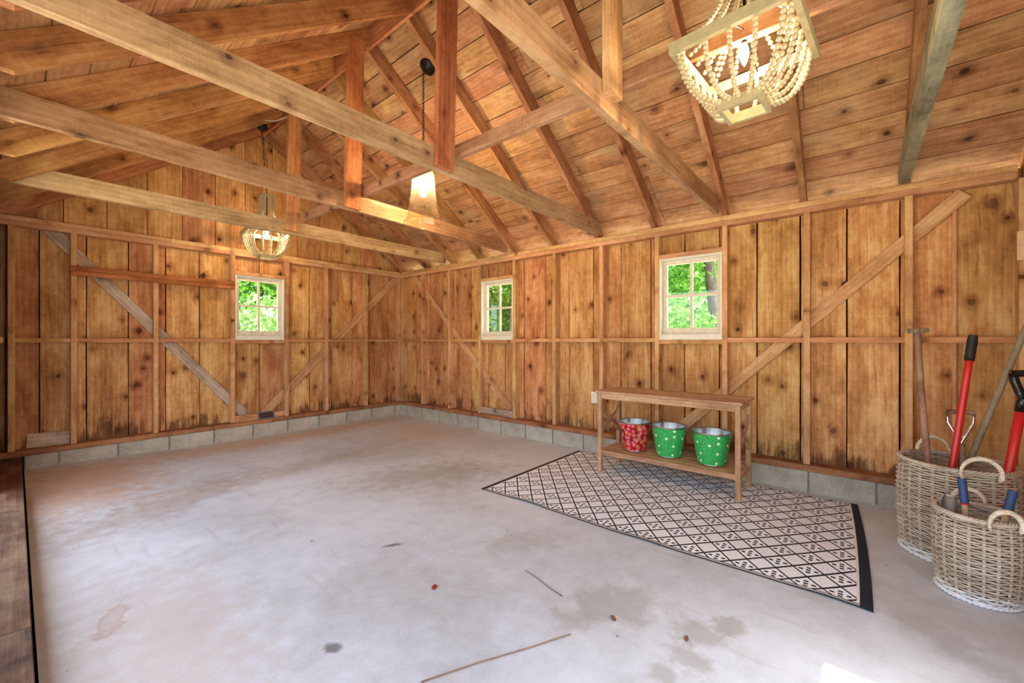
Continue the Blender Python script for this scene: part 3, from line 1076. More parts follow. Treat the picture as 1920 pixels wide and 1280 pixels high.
for side in (0, 1):
    s = SL if side == 0 else SR
    ang = math.atan(s)
    cs, sn = math.cos(ang), math.sin(ang)
    xe = -0.03 if side == 0 else 4.15
    zd = deck(xe)
    dx = cs if side == 0 else -cs
    total = (abs(XR - xe)) / cs
    offs = [-0.30, -0.035] if side == 0 else [-0.28, -0.12, 0.09]
    p = offs[-1]
    while p + 0.26 < total:
        p += 0.204 + rng.uniform(-0.004, 0.004)
        offs.append(p)
    offs.append(total - 0.002)
    wdir = Vector((dx, 0, sn))
    for ci, (a, b) in enumerate(zip(offs[:-1], offs[1:])):
        c_ = Vector((xe + dx * (a + b) / 2, 0, zd + sn * (a + b) / 2)) + Vector((-sn if dx > 0 else sn, 0, cs)) * 0.0125
        cuts = [Y0R]
        y = Y0R + rng.choice([1.2, 1.8, 2.4, 3.0])
        while y < Y1R - 0.9:
            cuts.append(y)
            y += rng.choice([1.81, 2.42, 3.03, 3.63])
        cuts.append(Y1R)
        for y0, y1 in zip(cuts[:-1], cuts[1:]):
            o = board('roof_plank', M['roof'], ceiling, (c_.x, y0 + 0.002, c_.z), (c_.x, y1 - 0.002, c_.z), wdir, b - a - 0.006, 0.022, 0, 0.0015, 5)
# rafters
RT = 0.045


def rafter(side, yc):
    s = SL if side == 0 else SR
    ang = math.atan(s)
    cs, sn = math.cos(ang), math.sin(ang)
    xs0 = 0.0 if side == 0 else 4.06
    sg = 1 if side == 0 else -1
    run = (XR - 0.014 - xs0) * sg
    tail = 0.28
    # local u along slope, v perpendicular (up)
    pts3 = [(0, Z_PL1), (run, Z_PL1 + s * run), (run, Z_PL1 + s * run + RV - 0.001), (-tail, Z_PL1 - s * tail + RV - 0.001), (-tail, Z_PL1 - s * tail + RV - 0.06 if Z_PL1 - s * tail + RV - 0.06 < Z_PL1 else Z_PL1), (-tail, Z_PL1)]
    pts3 = pts3[:4] + ([(-tail, Z_PL1)] if Z_PL1 - s * tail + RV > Z_PL1 + 0.005 else [])
    if len(pts3) == 4:
        t2 = (RV - 0.001) / s
        pts3[3] = (-t2, Z_PL1)
    X = Vector((sg * cs, 0, sn))
    Y = Vector((-sg * sn, 0, cs))
    org = Vector((xs0 + sg * run / 2, yc, Z_PL1 + s * run / 2 + RV / 2))
    pts = []
    for r_, z in pts3:
        d = Vector((xs0 + sg * r_, yc, z)) - org
        pts.append((d.dot(X), d.dot(Y)))
    return prism('rafter', M['rafter'] if side == 0 else M['rafter_tan'], ceiling, pts, RT, org, X, Y)


for y in (-0.255, 0.35, 0.925, 1.565, 2.195, 2.79, 3.382, 3.985, 4.53, 5.14, 5.745):
    rafter(1, y)
for y in (-0.255, 0.35, 0.925, 1.50, 2.175, 2.705, 3.307, 3.925, 4.53, 5.14, 5.745):
    rafter(0, y)
for (y0, y1) in ((Y0R + 0.02, 2.7), (2.702, 5.86)):
    board('ridge_board', M['rafter'], ceiling, (XR, y0, 3.862), (XR, y1, 3.862), (0, 0, 1), 0.185, 0.025)
# tie beams: (x0, y0) to (x1, y1) centre lines
TB = [(-0.10, -0.240, 4.05, -0.240, 0.06, 'beam_old', 'weathered grey-green tie beam'),
      (-0.10, 0.972, 3.98, 0.972, 0.045, 'beam_red', None),
      (-0.10, 2.1275, 3.99, 2.1275, 0.045, 'beam', None),
      (-0.10, 3.262, 3.99, 3.432, 0.045, 'beam_red', None),
      (-0.10, 4.600, 3.99, 4.600, 0.045, 'beam', None)]
for x0, y0, x1, y1, t, mt, lab in TB:
    d = Vector((x1 - x0, y1 - y0, 0))
    L = d.length
    X = d.normalized()
    # the right end is cut to the slope of the roof
    h = 0.14
    cut = max(0.0, (x1 - (4.06 - (h - RV + 0.0) / SR)) if False else 0.0)
    pts = [(-L / 2, -h / 2), (L / 2, -h / 2), (L / 2, 0.01), (L / 2 - 0.10, h / 2), (-L / 2 + 0.02, h / 2)]
    o = prism('tie_beam', M[mt], ceiling, pts, t, ((x0 + x1) / 2, (y0 + y1) / 2, 2.315 + h / 2), X, (0, 0, 1))
    if lab:
        tag(o, label=lab)
# king posts on the near face of the tie beams
KP = [(1.875, 1.875, 0.927, 2.395, 3.86, 0.135), (1.797, 1.838, 2.082, 2.32, 3.70, 0.146), (1.836, 1.874, 3.305, 2.318, 3.78, 0.140), (1.862, 1.895, 4.555, 2.345, 3.82, 0.135)]
for (xb, xt, yc, zb, zt, w), mt in zip(KP, ('stud', 'post', 'post', 'rafter')):
    board('king_post', M[mt], ceiling, (xb, yc, zb), (xt, yc, zt), (1, 0, 0), w, 0.044)
for (y0, y1) in ((-0.78, 1.55), (1.552, 4.52)):
    board('stringer', M['beam_red'], ceiling, (1.9665, y0, 2.502), (1.9665, y1, 2.502), (0, 0, 1), 0.090, 0.040)

# ---- windows
def window(name, centre, wdir, ndir, w, nleft, z0=WZ0, z1=WZ1):
    """centre of the opening on the plank plane; wdir along the wall, ndir into the room"""
    cx = Vector(centre)
    u, n = Vector(wdir), Vector(ndir)

    def bar(mb, a0, a1, z_0, z_1, d0, d1):
        vs = []
        for z in (z_0, z_1):
            for d in (d0, d1):
                for a in (a0, a1):
                    p = cx + u * a + n * d
                    vs.append((p.x, p.y, z))
        mb.add(vs, [(0, 2, 3, 1), (4, 5, 7, 6), (0, 1, 5, 4), (2, 6, 7, 3), (0, 4, 6, 2), (1, 3, 7, 5)])
    h = w / 2
    # jamb lining (fixed frame)
    f = MB()
    bar(f, -h, -h + 0.016, z0, z1, -0.05, 0.078)
    bar(f, h - 0.016, h, z0, z1, -0.05, 0.078)
    bar(f, -h, h, z1 - 0.016, z1, -0.05, 0.060)
    root = f.build(name, M['white_paint'])
    tag(root, kind='structure')
    s = MB()
    bar(s, -h, h, z0, z0 + 0.052, -0.06, 0.070)
    s.build('window_sill', M['white_paint'], root)
    gx0, gx1 = -h + 0.055, h - 0.055
    m0, m1 = -0.012 + nleft, 0.012 + nleft
    S = MB()
    bar(S, -h + 0.017, gx0, z0 + 0.053, z1 - 0.017, -0.02, 0.018)
    bar(S, gx1, h - 0.017, z0 + 0.053, z1 - 0.017, -0.02, 0.018)
    bar(S, gx0, gx1, z0 + 0.053, 1.322, -0.02, 0.018)
    bar(S, gx0, gx1, 1.941, z1 - 0.017, -0.02, 0.018)
    sash = S.build('sash', M['sash'], root)
    mu = MB()
    bar(mu, m0, m1, 1.322, 1.941, -0.014, 0.012)
    mu.build('muntin', M['sash'], sash)
    mu = MB()
    bar(mu, gx0, m0, 1.622, 1.646, -0.014, 0.012)
    bar(mu, m1, gx1, 1.622, 1.646, -0.014, 0.012)
    mu.build('muntin', M['sash'], sash)
    for (a0, a1) in ((gx0, m0), (m1, gx1)):
        for (q0, q1) in ((1.322, 1.622), (1.646, 1.941)):
            p = MB()
            bar(p, a0, a1, q0, q1, -0.003, 0.0)
            p.build('pane', M['pane'], sash)
    return root


window('window_1', (1.9865, YP - 0.005, 0), (1, 0, 0), (0, -1, 0), 0.556, 0.0)
window('window_2', (XP - 0.005, 3.670, 0), (0, 1, 0), (-1, 0, 0), 0.560, 0.0)
window('window_3', (XP - 0.005, 1.231, 0), (0, 1, 0), (-1, 0, 0), 0.566, 0.0)

# ================================================================== OUTDOORS (seen through the windows)
def leaves(name, mat, parent, blobs, n, size, seed):
    r = np.random.default_rng(seed)
    w = np.array([b[3] ** 3 * b[4] for b in blobs], float)
    idx = r.choice(len(blobs), n, p=w / w.sum())
    B = np.array(blobs)[idx]
    d = r.normal(size=(n, 3))
    d /= np.linalg.norm(d, axis=1)[:, None]
    rad = (r.uniform(0, 1, n) ** (1 / 2.2))[:, None]
    c = B[:, :3] + d * rad * np.stack([B[:, 3], B[:, 3], B[:, 3] * B[:, 4]], 1)
    c[:, 2] = np.maximum(c[:, 2], 0.05)
    a = r.normal(size=(n, 3))
    a /= np.linalg.norm(a, axis=1)[:, None]
    b = np.cross(a, r.normal(size=(n, 3)))
    b /= np.linalg.norm(b, axis=1)[:, None]
    s = (size * r.uniform(0.6, 1.3, n))[:, None]
    V = np.stack([c - a * s, c + b * s * 0.55, c + a * s, c - b * s * 0.55], 1).reshape(-1, 3)
    me = bpy.data.meshes.new(name)
    me.vertices.add(4 * n)
    me.vertices.foreach_set('co', V.ravel())
    me.loops.add(4 * n)
    me.loops.foreach_set('vertex_index', np.arange(4 * n, dtype=np.int32))
    me.polygons.add(n)
    me.polygons.foreach_set('loop_start', np.arange(0, 4 * n, 4, dtype=np.int32))
    me.materials.append(mat)
    me.update(calc_edges=True)
    me.validate()
    o = bpy.data.objects.new(name, me)
    return link(o, parent)


def tree(name, loc, trunk_r, h, blobs, n, size, mat, label, cat, seed, lean=(0, 0)):
    root = empty(name, loc)
    tag(root, label, cat)
    if trunk_r:
        pts = [(lean[0] * (i / 6) + 0.05 * math.sin(i * 1.7 + seed), lean[1] * i / 6 + 0.04 * math.cos(i * 2.1 + seed), -0.1 + h * i / 6) for i in range(7)]
        m_ = MB().tube(pts, [trunk_r * (1.25 if i == 0 else 1 - 0.09 * i) for i in range(7)], 12)
        m_.build('trunk', M['bark'], root)
        br = MB()
        br.tube(pts[2:6], trunk_r * 0.5, 6)
        rr = random.Random(seed)
        for i in range(5):
            a = rr.uniform(0, 2 * PI)
            z = h * rr.uniform(0.35, 0.9)
            L = rr.uniform(0.8, 1.6)
            x0, y0 = lean[0] * z / h, lean[1] * z / h
            br.tube([(x0, y0, z), (x0 + math.cos(a) * L * 0.5, y0 + math.sin(a) * L * 0.5, z + 0.25 * L), (x0 + math.cos(a) * L, y0 + math.sin(a) * L, z + 0.7 * L)], [trunk_r * 0.32, trunk_r * 0.22, trunk_r * 0.1], 6)
        br.build('branches', M['bark'], root)
    leaves('foliage', mat, root, blobs, n, size, seed)
    return root


# beyond the right wall
tree('broadleaf_tree', (8.0, 6.50, 0), 0.26, 6.0, [(0.3, 1.0, 3.6, 2.0, 0.8), (1.6, -0.6, 4.4, 2.0, 0.8), (0.2, 0.2, 5.6, 2.2, 0.7)], 9000, 0.13, M['leaf'],
     'thick-trunked tree seen through the small window nearer the corner', 'tree', 3, (0.25, 0.1))
tree('broadleaf_tree', (9.0, 2.20, 0), 0.14, 5.5, [(0.4, 0.9, 2.6, 1.3, 0.8), (1.2, 1.8, 3.6, 1.8, 0.8), (0.3, -0.8, 4.6, 1.6, 0.7)], 4500, 0.10, M['leaf'],
     'slim leaning tree seen through the window above the console table', 'tree', 5, (-0.2, 0.18))
tree('leafy_shrub', (7.6, 3.15, 0), 0.0, 0, [(0, 0, 1.2, 1.0, 1.0), (0.5, 0.6, 1.9, 0.9, 0.9), (0.6, -0.9, 0.9, 0.9, 1.0)], 9000, 0.06, M['leaf'],
     'bright green shrub in the left panes of the window above the console table', 'shrub', 8)
tree('leafy_shrub', (8.2, 8.2, 0), 0.0, 0, [(0, 0, 1.3, 1.3, 1.0), (0.3, 0.9, 2.2, 1.2, 0.9), (1.0, -0.8, 1.6, 1.0, 1.0)], 11000, 0.065, M['leaf'],
     'green shrub beside the thick trunk, seen through the small window nearer the corner', 'shrub', 9)
tree('broadleaf_tree', (13.0, 7.5, 0), 0.2, 6.0, [(0, 0, 3.2, 2.6, 0.9), (0.5, -2.6, 3.4, 2.4, 0.9), (0, 3, 3.4, 2.6, 0.9)], 9000, 0.16, M['leaf_light'],
     'paler tree standing far behind the thick-trunked tree', 'tree', 12)
# beyond the back wall
tree('leafy_shrub', (3.5, 9.8, 0), 0.0, 0, [(0, 0, 1.0, 1.3, 0.9), (1.2, 0.3, 1.3, 1.2, 0.9), (-1.1, 0.4, 1.1, 1.1, 0.9)], 9000, 0.075, M['leaf_light'],
     'pale silvery shrub low in the back wall window', 'shrub', 14)
tree('broadleaf_tree', (4.4, 13.0, 0), 0.16, 6.0, [(-0.6, 0, 3.0, 1.8, 0.9), (1.0, 0.4, 3.2, 1.8, 0.9), (0, 0, 5.0, 2.0, 0.8), (-2.6, 0.5, 3.0, 1.6, 0.9)], 11000, 0.11, M['leaf'],
     'dark green tree filling the top of the back wall window', 'tree', 16)

# ================================================================== FURNITURE AND OBJECTS
# ---- rug
rw, rl = 1.52, 2.395
nx, ny = 24, 40
vs, fs = [], []
for lay in (0, 1):
    for j in range(ny + 1):
        for i in range(nx + 1):
            x, y = rw * i / nx, rl * j / ny
            t = i / nx
            e = math.exp(-x / 0.05)
            rip = 0.008 * e * max(0, math.sin(y * 7.0 + 0.6)) ** 2
            oy = 0.060 * t * t * math.exp(-y / 0.35)
            ox = 0.010 * math.sin(y * 4.2) * e
            vs.append((x + ox, y + oy, (0.006 if lay else 0.001) + rip))
N1 = (nx + 1) * (ny + 1)
for j in range(ny):
    for i in range(nx):
        q = j * (nx + 1) + i
        fs.append((N1 + q, N1 + q + 1, N1 + q + nx + 2, N1 + q + nx + 1))
        fs.append((q, q + nx + 1, q + nx + 2, q + 1))
rim = [i for i in range(nx + 1)] + [j * (nx + 1) + nx for j in range(1, ny + 1)] + [ny * (nx + 1) + i for i in range(nx - 1, -1, -1)] + [j * (nx + 1) for j in range(ny - 1, 0, -1)]
for a, b in zip(rim, rim[1:] + rim[:1]):
    fs.append((a, b, N1 + b, N1 + a))
rug = MB().add(vs, fs).build('outdoor_rug', M['rug'], None, (2.425, -0.047, 0.0))
uvl = rug.data.uv_layers.new(name='weave')
for lp in rug.data.loops:
    q = lp.vertex_index % N1
    uvl.data[lp.index].uv = ((q % (nx + 1)) / nx, (q // (nx + 1)) / ny)
tag(rug, 'black and white diamond patterned flat woven rug on the concrete floor', 'rug')

# ---- console table
T0 = Vector((3.455, 0.695, 0.007))
tab = empty('console_table', T0)
tag(tab, 'narrow slatted wooden console table holding three buckets, standing on the rug', 'table')
TWX, TLY, TH = 0.375, 1.135, 0.735
lg = 0.036
for ax in (0, TWX):
    for ay in (0, TLY):
        board('leg', M['teak'], tab, (ax, ay, 0.0), (ax, ay, TH - 0.022), (1, 0, 0), lg, lg)
# top boards
for i in range(4):
    w = (TWX + 0.06) / 4
    x = -0.03 + w * (i + 0.5)
    board('top_slat', M['teak'], tab, (x, -0.035, TH - 0.011), (x, TLY + 0.035, TH - 0.011), (1, 0, 0), w - 0.003, 0.022)
for ax in (0, TWX):
    board('apron', M['teak'], tab, (ax, lg / 2, TH - 0.048), (ax, TLY - lg / 2, TH - 0.048), (0, 0, 1), 0.05, 0.02)
for ay in (0, TLY):
    board('apron', M['teak'], tab, (lg / 2, ay, TH - 0.048), (TWX - lg / 2, ay, TH - 0.048), (0, 0, 1), 0.05, 0.02)
# lower shelf
ZSH = 0.195
for i in range(5):
    w = (TWX - 0.0) / 5
    x = w * (i + 0.5)
    ins = lg / 2 + 0.001 if i in (0, 4) else -0.012
    board('shelf_slat', M['teak'], tab, (x, ins, ZSH - 0.010), (x, TLY - ins, ZSH - 0.010), (1, 0, 0), w - 0.006, 0.018)
for ax in (0, TWX):
    board('shelf_rail', M['teak'], tab, (ax, lg / 2, ZSH - 0.022), (ax, TLY - lg / 2, ZSH - 0.022), (0, 0, 1), 0.042, 0.02)
for ay in (0, TLY):
    board('shelf_rail', M['teak'], tab, (lg / 2, ay, ZSH - 0.040), (TWX - lg / 2, ay, ZSH - 0.040), (0, 0, 1), 0.036, 0.02)
# curved side pieces: two arcs that touch in the middle
for ay in (0, TLY):
    for sgn in (1, -1):
        pts_o, pts_i = [], []
        n = 12
        for i in range(n + 1):
            t = i / n
            x = lg / 2 + (TWX - lg) * t
            q = (2 * t - 1) ** 2
            zc = 0.452 + sgn * (0.013 + 0.105 * q)
            wd = 0.014 + 0.012 * q
            pts_o.append((x, zc + wd))
            pts_i.append((x, zc - wd))
        vs, fs = [], []
        for (xo, zo), (xi, zi) in zip(pts_o, pts_i):
            for yy in (-0.009, 0.009):
                vs += [(xo, ay + yy, zo), (xi, ay + yy, zi)]
        for i in range(n):
            o_ = i * 4
            fs += [(o_, o_ + 4, o_ + 5, o_ + 1), (o_ + 2, o_ + 3, o_ + 7, o_ + 6), (o_, o_ + 2, o_ + 6, o_ + 4), (o_ + 1, o_ + 5, o_ + 7, o_ + 3)]
        MB().add(vs, fs).build('side_arc', M['teak'], tab)

# ---- buckets
def bucket(name, loc, rz, mat, label, rt=0.135, rb=0.100, h=0.262):
    b = empty(name, loc, rz)
    tag(b, label, 'bucket', 'printed metal buckets on the table shelf')
    pr = [(rb - 0.004, 0.003), (rb, 0.0), (rb + 0.002, 0.006), (rb + 0.001, 0.012)]
    st = [(rb + (rt - rb) * t, 0.012 + (h - 0.022) * t) for t in [i / 8 for i in range(9)]]
    MB().lathe(st, 40).build('printed_wall', mat, b)
    m_ = MB().lathe(pr, 40)
    inner = [(rt - 0.003, h - 0.004), (rt - 0.004, h - 0.02), (rb - 0.002, 0.012), (0.0005, 0.010)]
    m_.lathe(inner, 40)
    m_.lathe([(rb + 0.001, 0.004), (0.0005, 0.003)], 40)
    m_.build('metal_liner', M['steel'], b)
    rimp = [(rt - 0.0005, h - 0.011), (rt + 0.003, h - 0.005), (rt + 0.006, h), (rt + 0.003, h + 0.004), (rt - 0.003, h + 0.001), (rt - 0.003, h - 0.006)]
    MB().lathe(rimp, 40).build('rim', M['steel'], b)
    for s in (-1, 1):
        MB().box(s * (rt + 0.001) - 0.002, s * (rt + 0.001) + 0.006 if s > 0 else s * (rt + 0.001) + 0.002, -0.012, 0.012, h - 0.032, h - 0.006).build('ear', M['steel'], b)
    # wire bail folded down along the far side of the rim
    pts = []
    for i in range(25):
        a = PI * i / 24
        pts.append((math.cos(a) * (rt + 0.012), math.sin(a) * (rt + 0.012), h - 0.018 - 0.055 * math.sin(a)))
    pts = [(rt + 0.026, -0.002, h - 0.008)] + pts + [(-rt - 0.026, -0.002, h - 0.008)]
    MB().tube(pts, 0.0018, 6).build('bail', M['steel'], b)
    return b


zb = 0.007 + ZSH
bucket('bucket', (3.650, 1.585, zb), -0.9, M['red_print'], 'red flower-printed metal bucket at the left end of the table shelf')
bucket('bucket', (3.655, 1.275, zb), -0.7, M['green_print'], 'green daisy-printed bucket in the middle, beside the red one', 0.142, 0.104)
bucket('bucket', (3.640, 0.925, zb), -0.75, M['green_print'], 'green daisy-printed bucket at the right end of the table shelf', 0.146, 0.108)

# ---- wicker baskets
def basket(name, loc, rz, r0, r1, h, rows, stakes, label, handles):
    b = empty(name, loc, rz)
    tag(b, label, 'basket', 'wicker baskets of garden tools')
    base_n = max(3, int(rows * 0.10))

    def rad(z):
        t = z / h
        return r0 + (r1 - r0) * t + 0.012 * math.sin(PI * t)
    seg = stakes * 4

    def weave(j0, j1):
        w = MB()
        for j in range(j0, j1):
            z = 0.018 + (h - 0.035) * j / (rows - 1)
            pts = []
            ph = j % 2
            for i in range(seg):
                a = 2 * PI * i / seg
                rr = rad(z) + 0.0055 * math.cos(a * stakes / 2 + PI * ph)
                pts.append((rr * math.cos(a), rr * math.sin(a), z + 0.0012 * math.sin(3 * a + j * 1.7)))
            w.tube(pts, (h / rows) * 0.40, 4, True)
        return w
    w = weave(base_n, rows).build('weave', M['wicker'], b)
    tag(w, kind='stuff')
    w = weave(0, base_n).build('base_band', M['wicker_white'], b)
    tag(w, label='white painted base band', kind='stuff')
    s = MB()
    for i in range(stakes):
        a = 2 * PI * i / stakes
        for da in (-0.016, 0.016):
            aa = a + da
            s.tube([(rad(z) * math.cos(aa), rad(z) * math.sin(aa), z) for z in (0.012, h * 0.25, h * 0.5, h * 0.75, h - 0.01)], 0.0042, 5)
    tag(s.build('stakes', M['wicker'], b), kind='stuff')
    MB().lathe([(0.0005, 0.014), (r0 - 0.004, 0.014), (r0 - 0.004, 0.022), (0.0005, 0.022)], 32).build('base', M['wicker'], b)
    rim_ = MB()
    nb = 120
    for st in range(3):
        pts = []
        for i in range(nb):
            a = 2 * PI * i / nb
            q = a * 20 + st * 2 * PI / 3
            rr = rad(h) + 0.008 * math.cos(q)
            pts.append((rr * math.cos(a), rr * math.sin(a), h - 0.002 + 0.007 * math.sin(q)))
        rim_.tube(pts, 0.0062, 5, True)
    rim_.build('rim', M['wicker'], b)
    foot = MB()
    for st in range(2):
        pts = []
        for i in range(nb):
            a = 2 * PI * i / nb
            q = a * 24 + st * PI
            rr = r0 + 0.007 + 0.005 * math.cos(q)
            pts.append((rr * math.cos(a), rr * math.sin(a), 0.010 + 0.004 * math.sin(q)))
        foot.tube(pts, 0.0058, 5, True)
    foot.build('foot', M['wicker_white'], b)
    for ha, hw, hh in handles:
        m_ = MB()
        for st in range(3):
            pts = []
            n = 44
            for i in range(n + 1):
                t = i / n
                th = -0.35 + (PI + 0.7) * t
                q = t * 2 * PI * 7 + st * 2 * PI / 3
                off = hw / 2 * math.cos(th)
                up = hh * math.sin(th) + 0.0
                rr = rad(h) + 0.012 + 0.006 * math.cos(q)
                up += 0.006 * math.sin(q)
                off *= 1 + 0.06 * math.cos(q)
                pts.append((rr * math.cos(ha) - off * math.sin(ha), rr * math.sin(ha) + off * math.cos(ha), h + up))
            m_.tube(pts, 0.0068, 5)
        m_.build('handle', M['wicker_pale'], b)
    return b


BX, BY = 3.376, -0.409
SX, SY = 2.928, -0.426
basket('wicker_basket', (BX, BY, 0.0), 0, 0.222, 0.230, 0.525, 38, 26, 'tall grey wicker basket full of long-handled tools by the right wall',
       [(math.radians(195), 0.15, 0.075), (math.radians(15), 0.15, 0.085)])
basket('wicker_basket', (SX, SY, 0.0), 0, 0.130, 0.142, 0.388, 31, 20, 'short grey wicker basket of hand tools in front of the tall basket',
       [(math.radians(205), 0.115, 0.06), (math.radians(2), 0.115, 0.065)])

# ---- tools standing in the tall basket
def P_at(fx, fy, zf, dist):
    return Vector((fx, fy, zf))


def shaft(mb, p0, p1, r, n=10, segs=6, bow=0.0, rr=None):
    p0, p1 = Vector(p0), Vector(p1)
    pts = []
    for i in range(segs + 1):
        t = i / segs
        p = p0.lerp(p1, t)
        p.y += bow * math.sin(PI * t)
        pts.append(p)
    mb.tube(pts, rr if rr else r, n)
    return mb


def lerp(a, b, t):
    return Vector(a).lerp(Vector(b), t)


# T-handled spade
def along(p0, p1, z):
    """point at height z on the line through p0 and p1"""
    p0, p1 = Vector(p0), Vector(p1)
    return p0 + (p1 - p0) * ((z - p0.z) / (p1.z - p0.z))


b_ = Vector((3.560, -0.271, 1.262))
a = along((3.407, -0.302, 0.519), b_, 0.04)
t = empty('garden_spade', a)
tag(t, 'old brown wooden T-handled spade leaning at the left of the tall basket', 'garden tool', 'long tools in the tall basket')
shaft(MB(), (0, 0, 0.18), b_ - a, 0.0155, bow=0.008).build('shaft', M['brown_handle'], t)
tdir = Vector((0.62, -0.78, 0.05)).normalized()
MB().tube([b_ - a - tdir * 0.066 + Vector((0, 0, 0.0)), b_ - a - tdir * 0.05, b_ - a + tdir * 0.05, b_ - a + tdir * 0.066], [0.011, 0.015, 0.015, 0.011], 10).build('grip', M['grey_handle'], t)
MB().obox((0, 0, 0.0), (b_ - a) * 0.2, 0.11, 0.006, up=(1, 0, 0)).build('blade', M['trowel'], t)

# red-shafted rake with black grip
b_ = Vector((3.436, -0.486, 1.231))
a = along((3.356, -0.401, 0.536), b_, 0.04)
t = empty('garden_rake', a)
tag(t, 'slim red-handled tool with black ribbed grip, middle of the tall basket', 'garden tool', 'long tools in the tall basket')
d = b_ - a
shaft(MB(), d * 0.12, d * 0.885, 0.0165).build('shaft', M['red_paint'], t)
g_ = MB().tube([d * 0.88, d * 0.9, d * 0.985, d], [0.0205, 0.021, 0.021, 0.017], 12)
for i in range(7):
    q = d * (0.895 + 0.012 * i)
    g_.tube([q, q + d * 0.004], 0.0225, 12)
g_.build('grip', M['grip_black'], t)
MB().obox(Vector((0, -0.03, 0)), Vector((0, 0.06, 0)), 0.02, 0.08, up=(0, 0, 1)).build('head', M['trowel'], t)

# fork with steel D handle
b_ = Vector((3.433, -0.435, 0.797))
a = Vector((3.300, -0.437, 0.04))
t = empty('garden_fork', a)
tag(t, 'garden fork with bright steel Y-shaped D-handle, behind the red handle', 'garden tool', 'long tools in the tall basket')
d = b_ - a
shaft(MB(), d * 0.15, d * 0.77, 0.0165).build('shaft', M['grey_handle'], t)
s_ = Vector((0.10, -0.99, 0.03)).normalized()
top = d
for sg in (-1, 1):
    MB().tube([d * 0.72, d * 0.78, d * 0.84 + s_ * sg * 0.022, d * 0.92 + s_ * sg * 0.050, top + s_ * sg * 0.052], [0.010, 0.009, 0.008, 0.0075, 0.0075], 8).build('yoke', M['chrome'], t)
MB().tube([top - s_ * 0.055, top + s_ * 0.055], 0.013, 12).build('grip', M['brown_handle'], t)
for i in range(4):
    MB().tube([d * 0.16 + s_ * (i - 1.5) * 0.012, d * 0.10 + s_ * (i - 1.5) * 0.03, s_ * (i - 1.5) * 0.032], 0.005, 6).build('tine', M['trowel'], t)

# long grey wooden handle
b_ = Vector((3.545, -0.703, 1.294))
a = along((3.454, -0.499, 0.612), b_, 0.05)
t = empty('garden_hoe', a)
tag(t, 'long bare grey wooden handle slanting up to the right against the wall', 'garden tool', 'long tools in the tall basket')
d = b_ - a
MB().tube([d * 0.10, d * 0.4, d * 0.7, d], 0.0150, 10).build('shaft', M['grey_handle'], t)
MB().tube([Vector((0, 0, 0)), d * 0.06, d * 0.11], [0.008, 0.010, 0.018], 8).build('socket', M['trowel'], t)
MB().obox(Vector((0.0, -0.02, -0.02)), Vector((0.01, -0.02, 0.06)), 0.08, 0.006, up=(0.3, 1, 0)).build('blade', M['trowel'], t)

# red shaft with glossy black D-grip
b_ = Vector((3.354, -0.665, 1.031))
q0 = Vector((3.316, -0.600, 0.566))
a = along(q0, b_, 0.04)
t = empty('garden_shovel', a)
tag(t, 'thick red-shafted shovel with large glossy black grip at the right frame edge', 'garden tool', 'long tools in the tall basket')
d = b_ - a
e0 = q0 - a
MB().tube([e0 * 0.2, e0, e0.lerp(d, 0.60)], 0.0200, 12).build('shaft', M['red_paint'], t)
s_ = Vector((0.16, -0.98, 0.05)).normalized()
m_ = MB().tube([e0.lerp(d, 0.57), e0.lerp(d, 0.66), e0.lerp(d, 0.74)], [0.0225, 0.0225, 0.019], 14)
for sg in (-1, 1):
    m_.tube([e0.lerp(d, 0.72), e0.lerp(d, 0.80) + s_ * sg * 0.018, e0.lerp(d, 0.92) + s_ * sg * 0.042, d + s_ * sg * 0.052], [0.017, 0.018, 0.019, 0.018], 10)
m_.tube([d - s_ * 0.062, d + s_ * 0.062], 0.018, 12)
m_.build('grip', M['gloss_black'], t)
MB().obox(Vector((0, 0, 0.0)), e0 * 0.22, 0.12, 0.006, up=(1, 0, 0)).build('blade', M['trowel'], t)

# ---- hand tools in the short basket
def hand_tool(name, a, k_, b_, label):
    """head at a, pale shaft up to the collar at k_, navy grip from k_ to b_"""
    a, k_, b_ = Vector(a), Vector(k_), Vector(b_)
    t = empty(name, a)
    tag(t, label, 'garden tool', 'hand tools in the short basket')
    e, d = k_ - a, b_ - a
    MB().tube([e * 0.35, e], 0.0120, 12).build('shaft', M['new_handle'], t)
    MB().tube([e.lerp(d, -0.03), e.lerp(d, 0.04)], 0.0150, 12).build('collar', M['red_paint'], t)
    MB().tube([e.lerp(d, 0.03), e.lerp(d, 0.1), e.lerp(d, 0.93), d], [0.0150, 0.0160, 0.0165, 0.0135], 14).build('grip', M['blue_grip'], t)
    MB().obox(d * 0.0, e * 0.38, 0.05, 0.006, up=(0, 1, 0.2)).build('head', M['trowel'], t)
    return t


hand_tool('hand_weeder', (2.890, -0.405, 0.05), (2.925, -0.386, 0.416), (2.946, -0.379, 0.532), 'upright hand tool with navy grip and pale wood shaft in the short basket')
hand_tool('hand_cultivator', (2.868, -0.430, 0.08), (2.885, -0.511, 0.411), (2.901, -0.533, 0.520), 'navy-gripped hand tool leaning right behind the front loop of the short basket')
t = empty('hand_trowel', (2.942, -0.334, 0.145))
tag(t, 'worn steel trowel blade poking up at the left of the short basket', 'garden tool', 'hand tools in the short basket')
tr = MB()
rows_ = [(0.012, 0.0), (0.026, 0.010), (0.034, 0.03), (0.036, 0.09), (0.026, 0.145)]
vs, fs = [], []
for wd, z in rows_:
    for q in (-1, -0.5, 0, 0.5, 1):
        vs.append((q * wd * 0.25, q * wd * -0.95, 0.300 - z))
        vs[-1] = (vs[-1][0] + 0.012 * (1 - q * q), vs[-1][1] + 0.010 * (1 - q * q), vs[-1][2])
for j in range(len(rows_) - 1):
    for q in range(4):
        o_ = j * 5 + q
        fs.append((o_, o_ + 1, o_ + 6, o_ + 5))
tr.add(vs, fs, True)
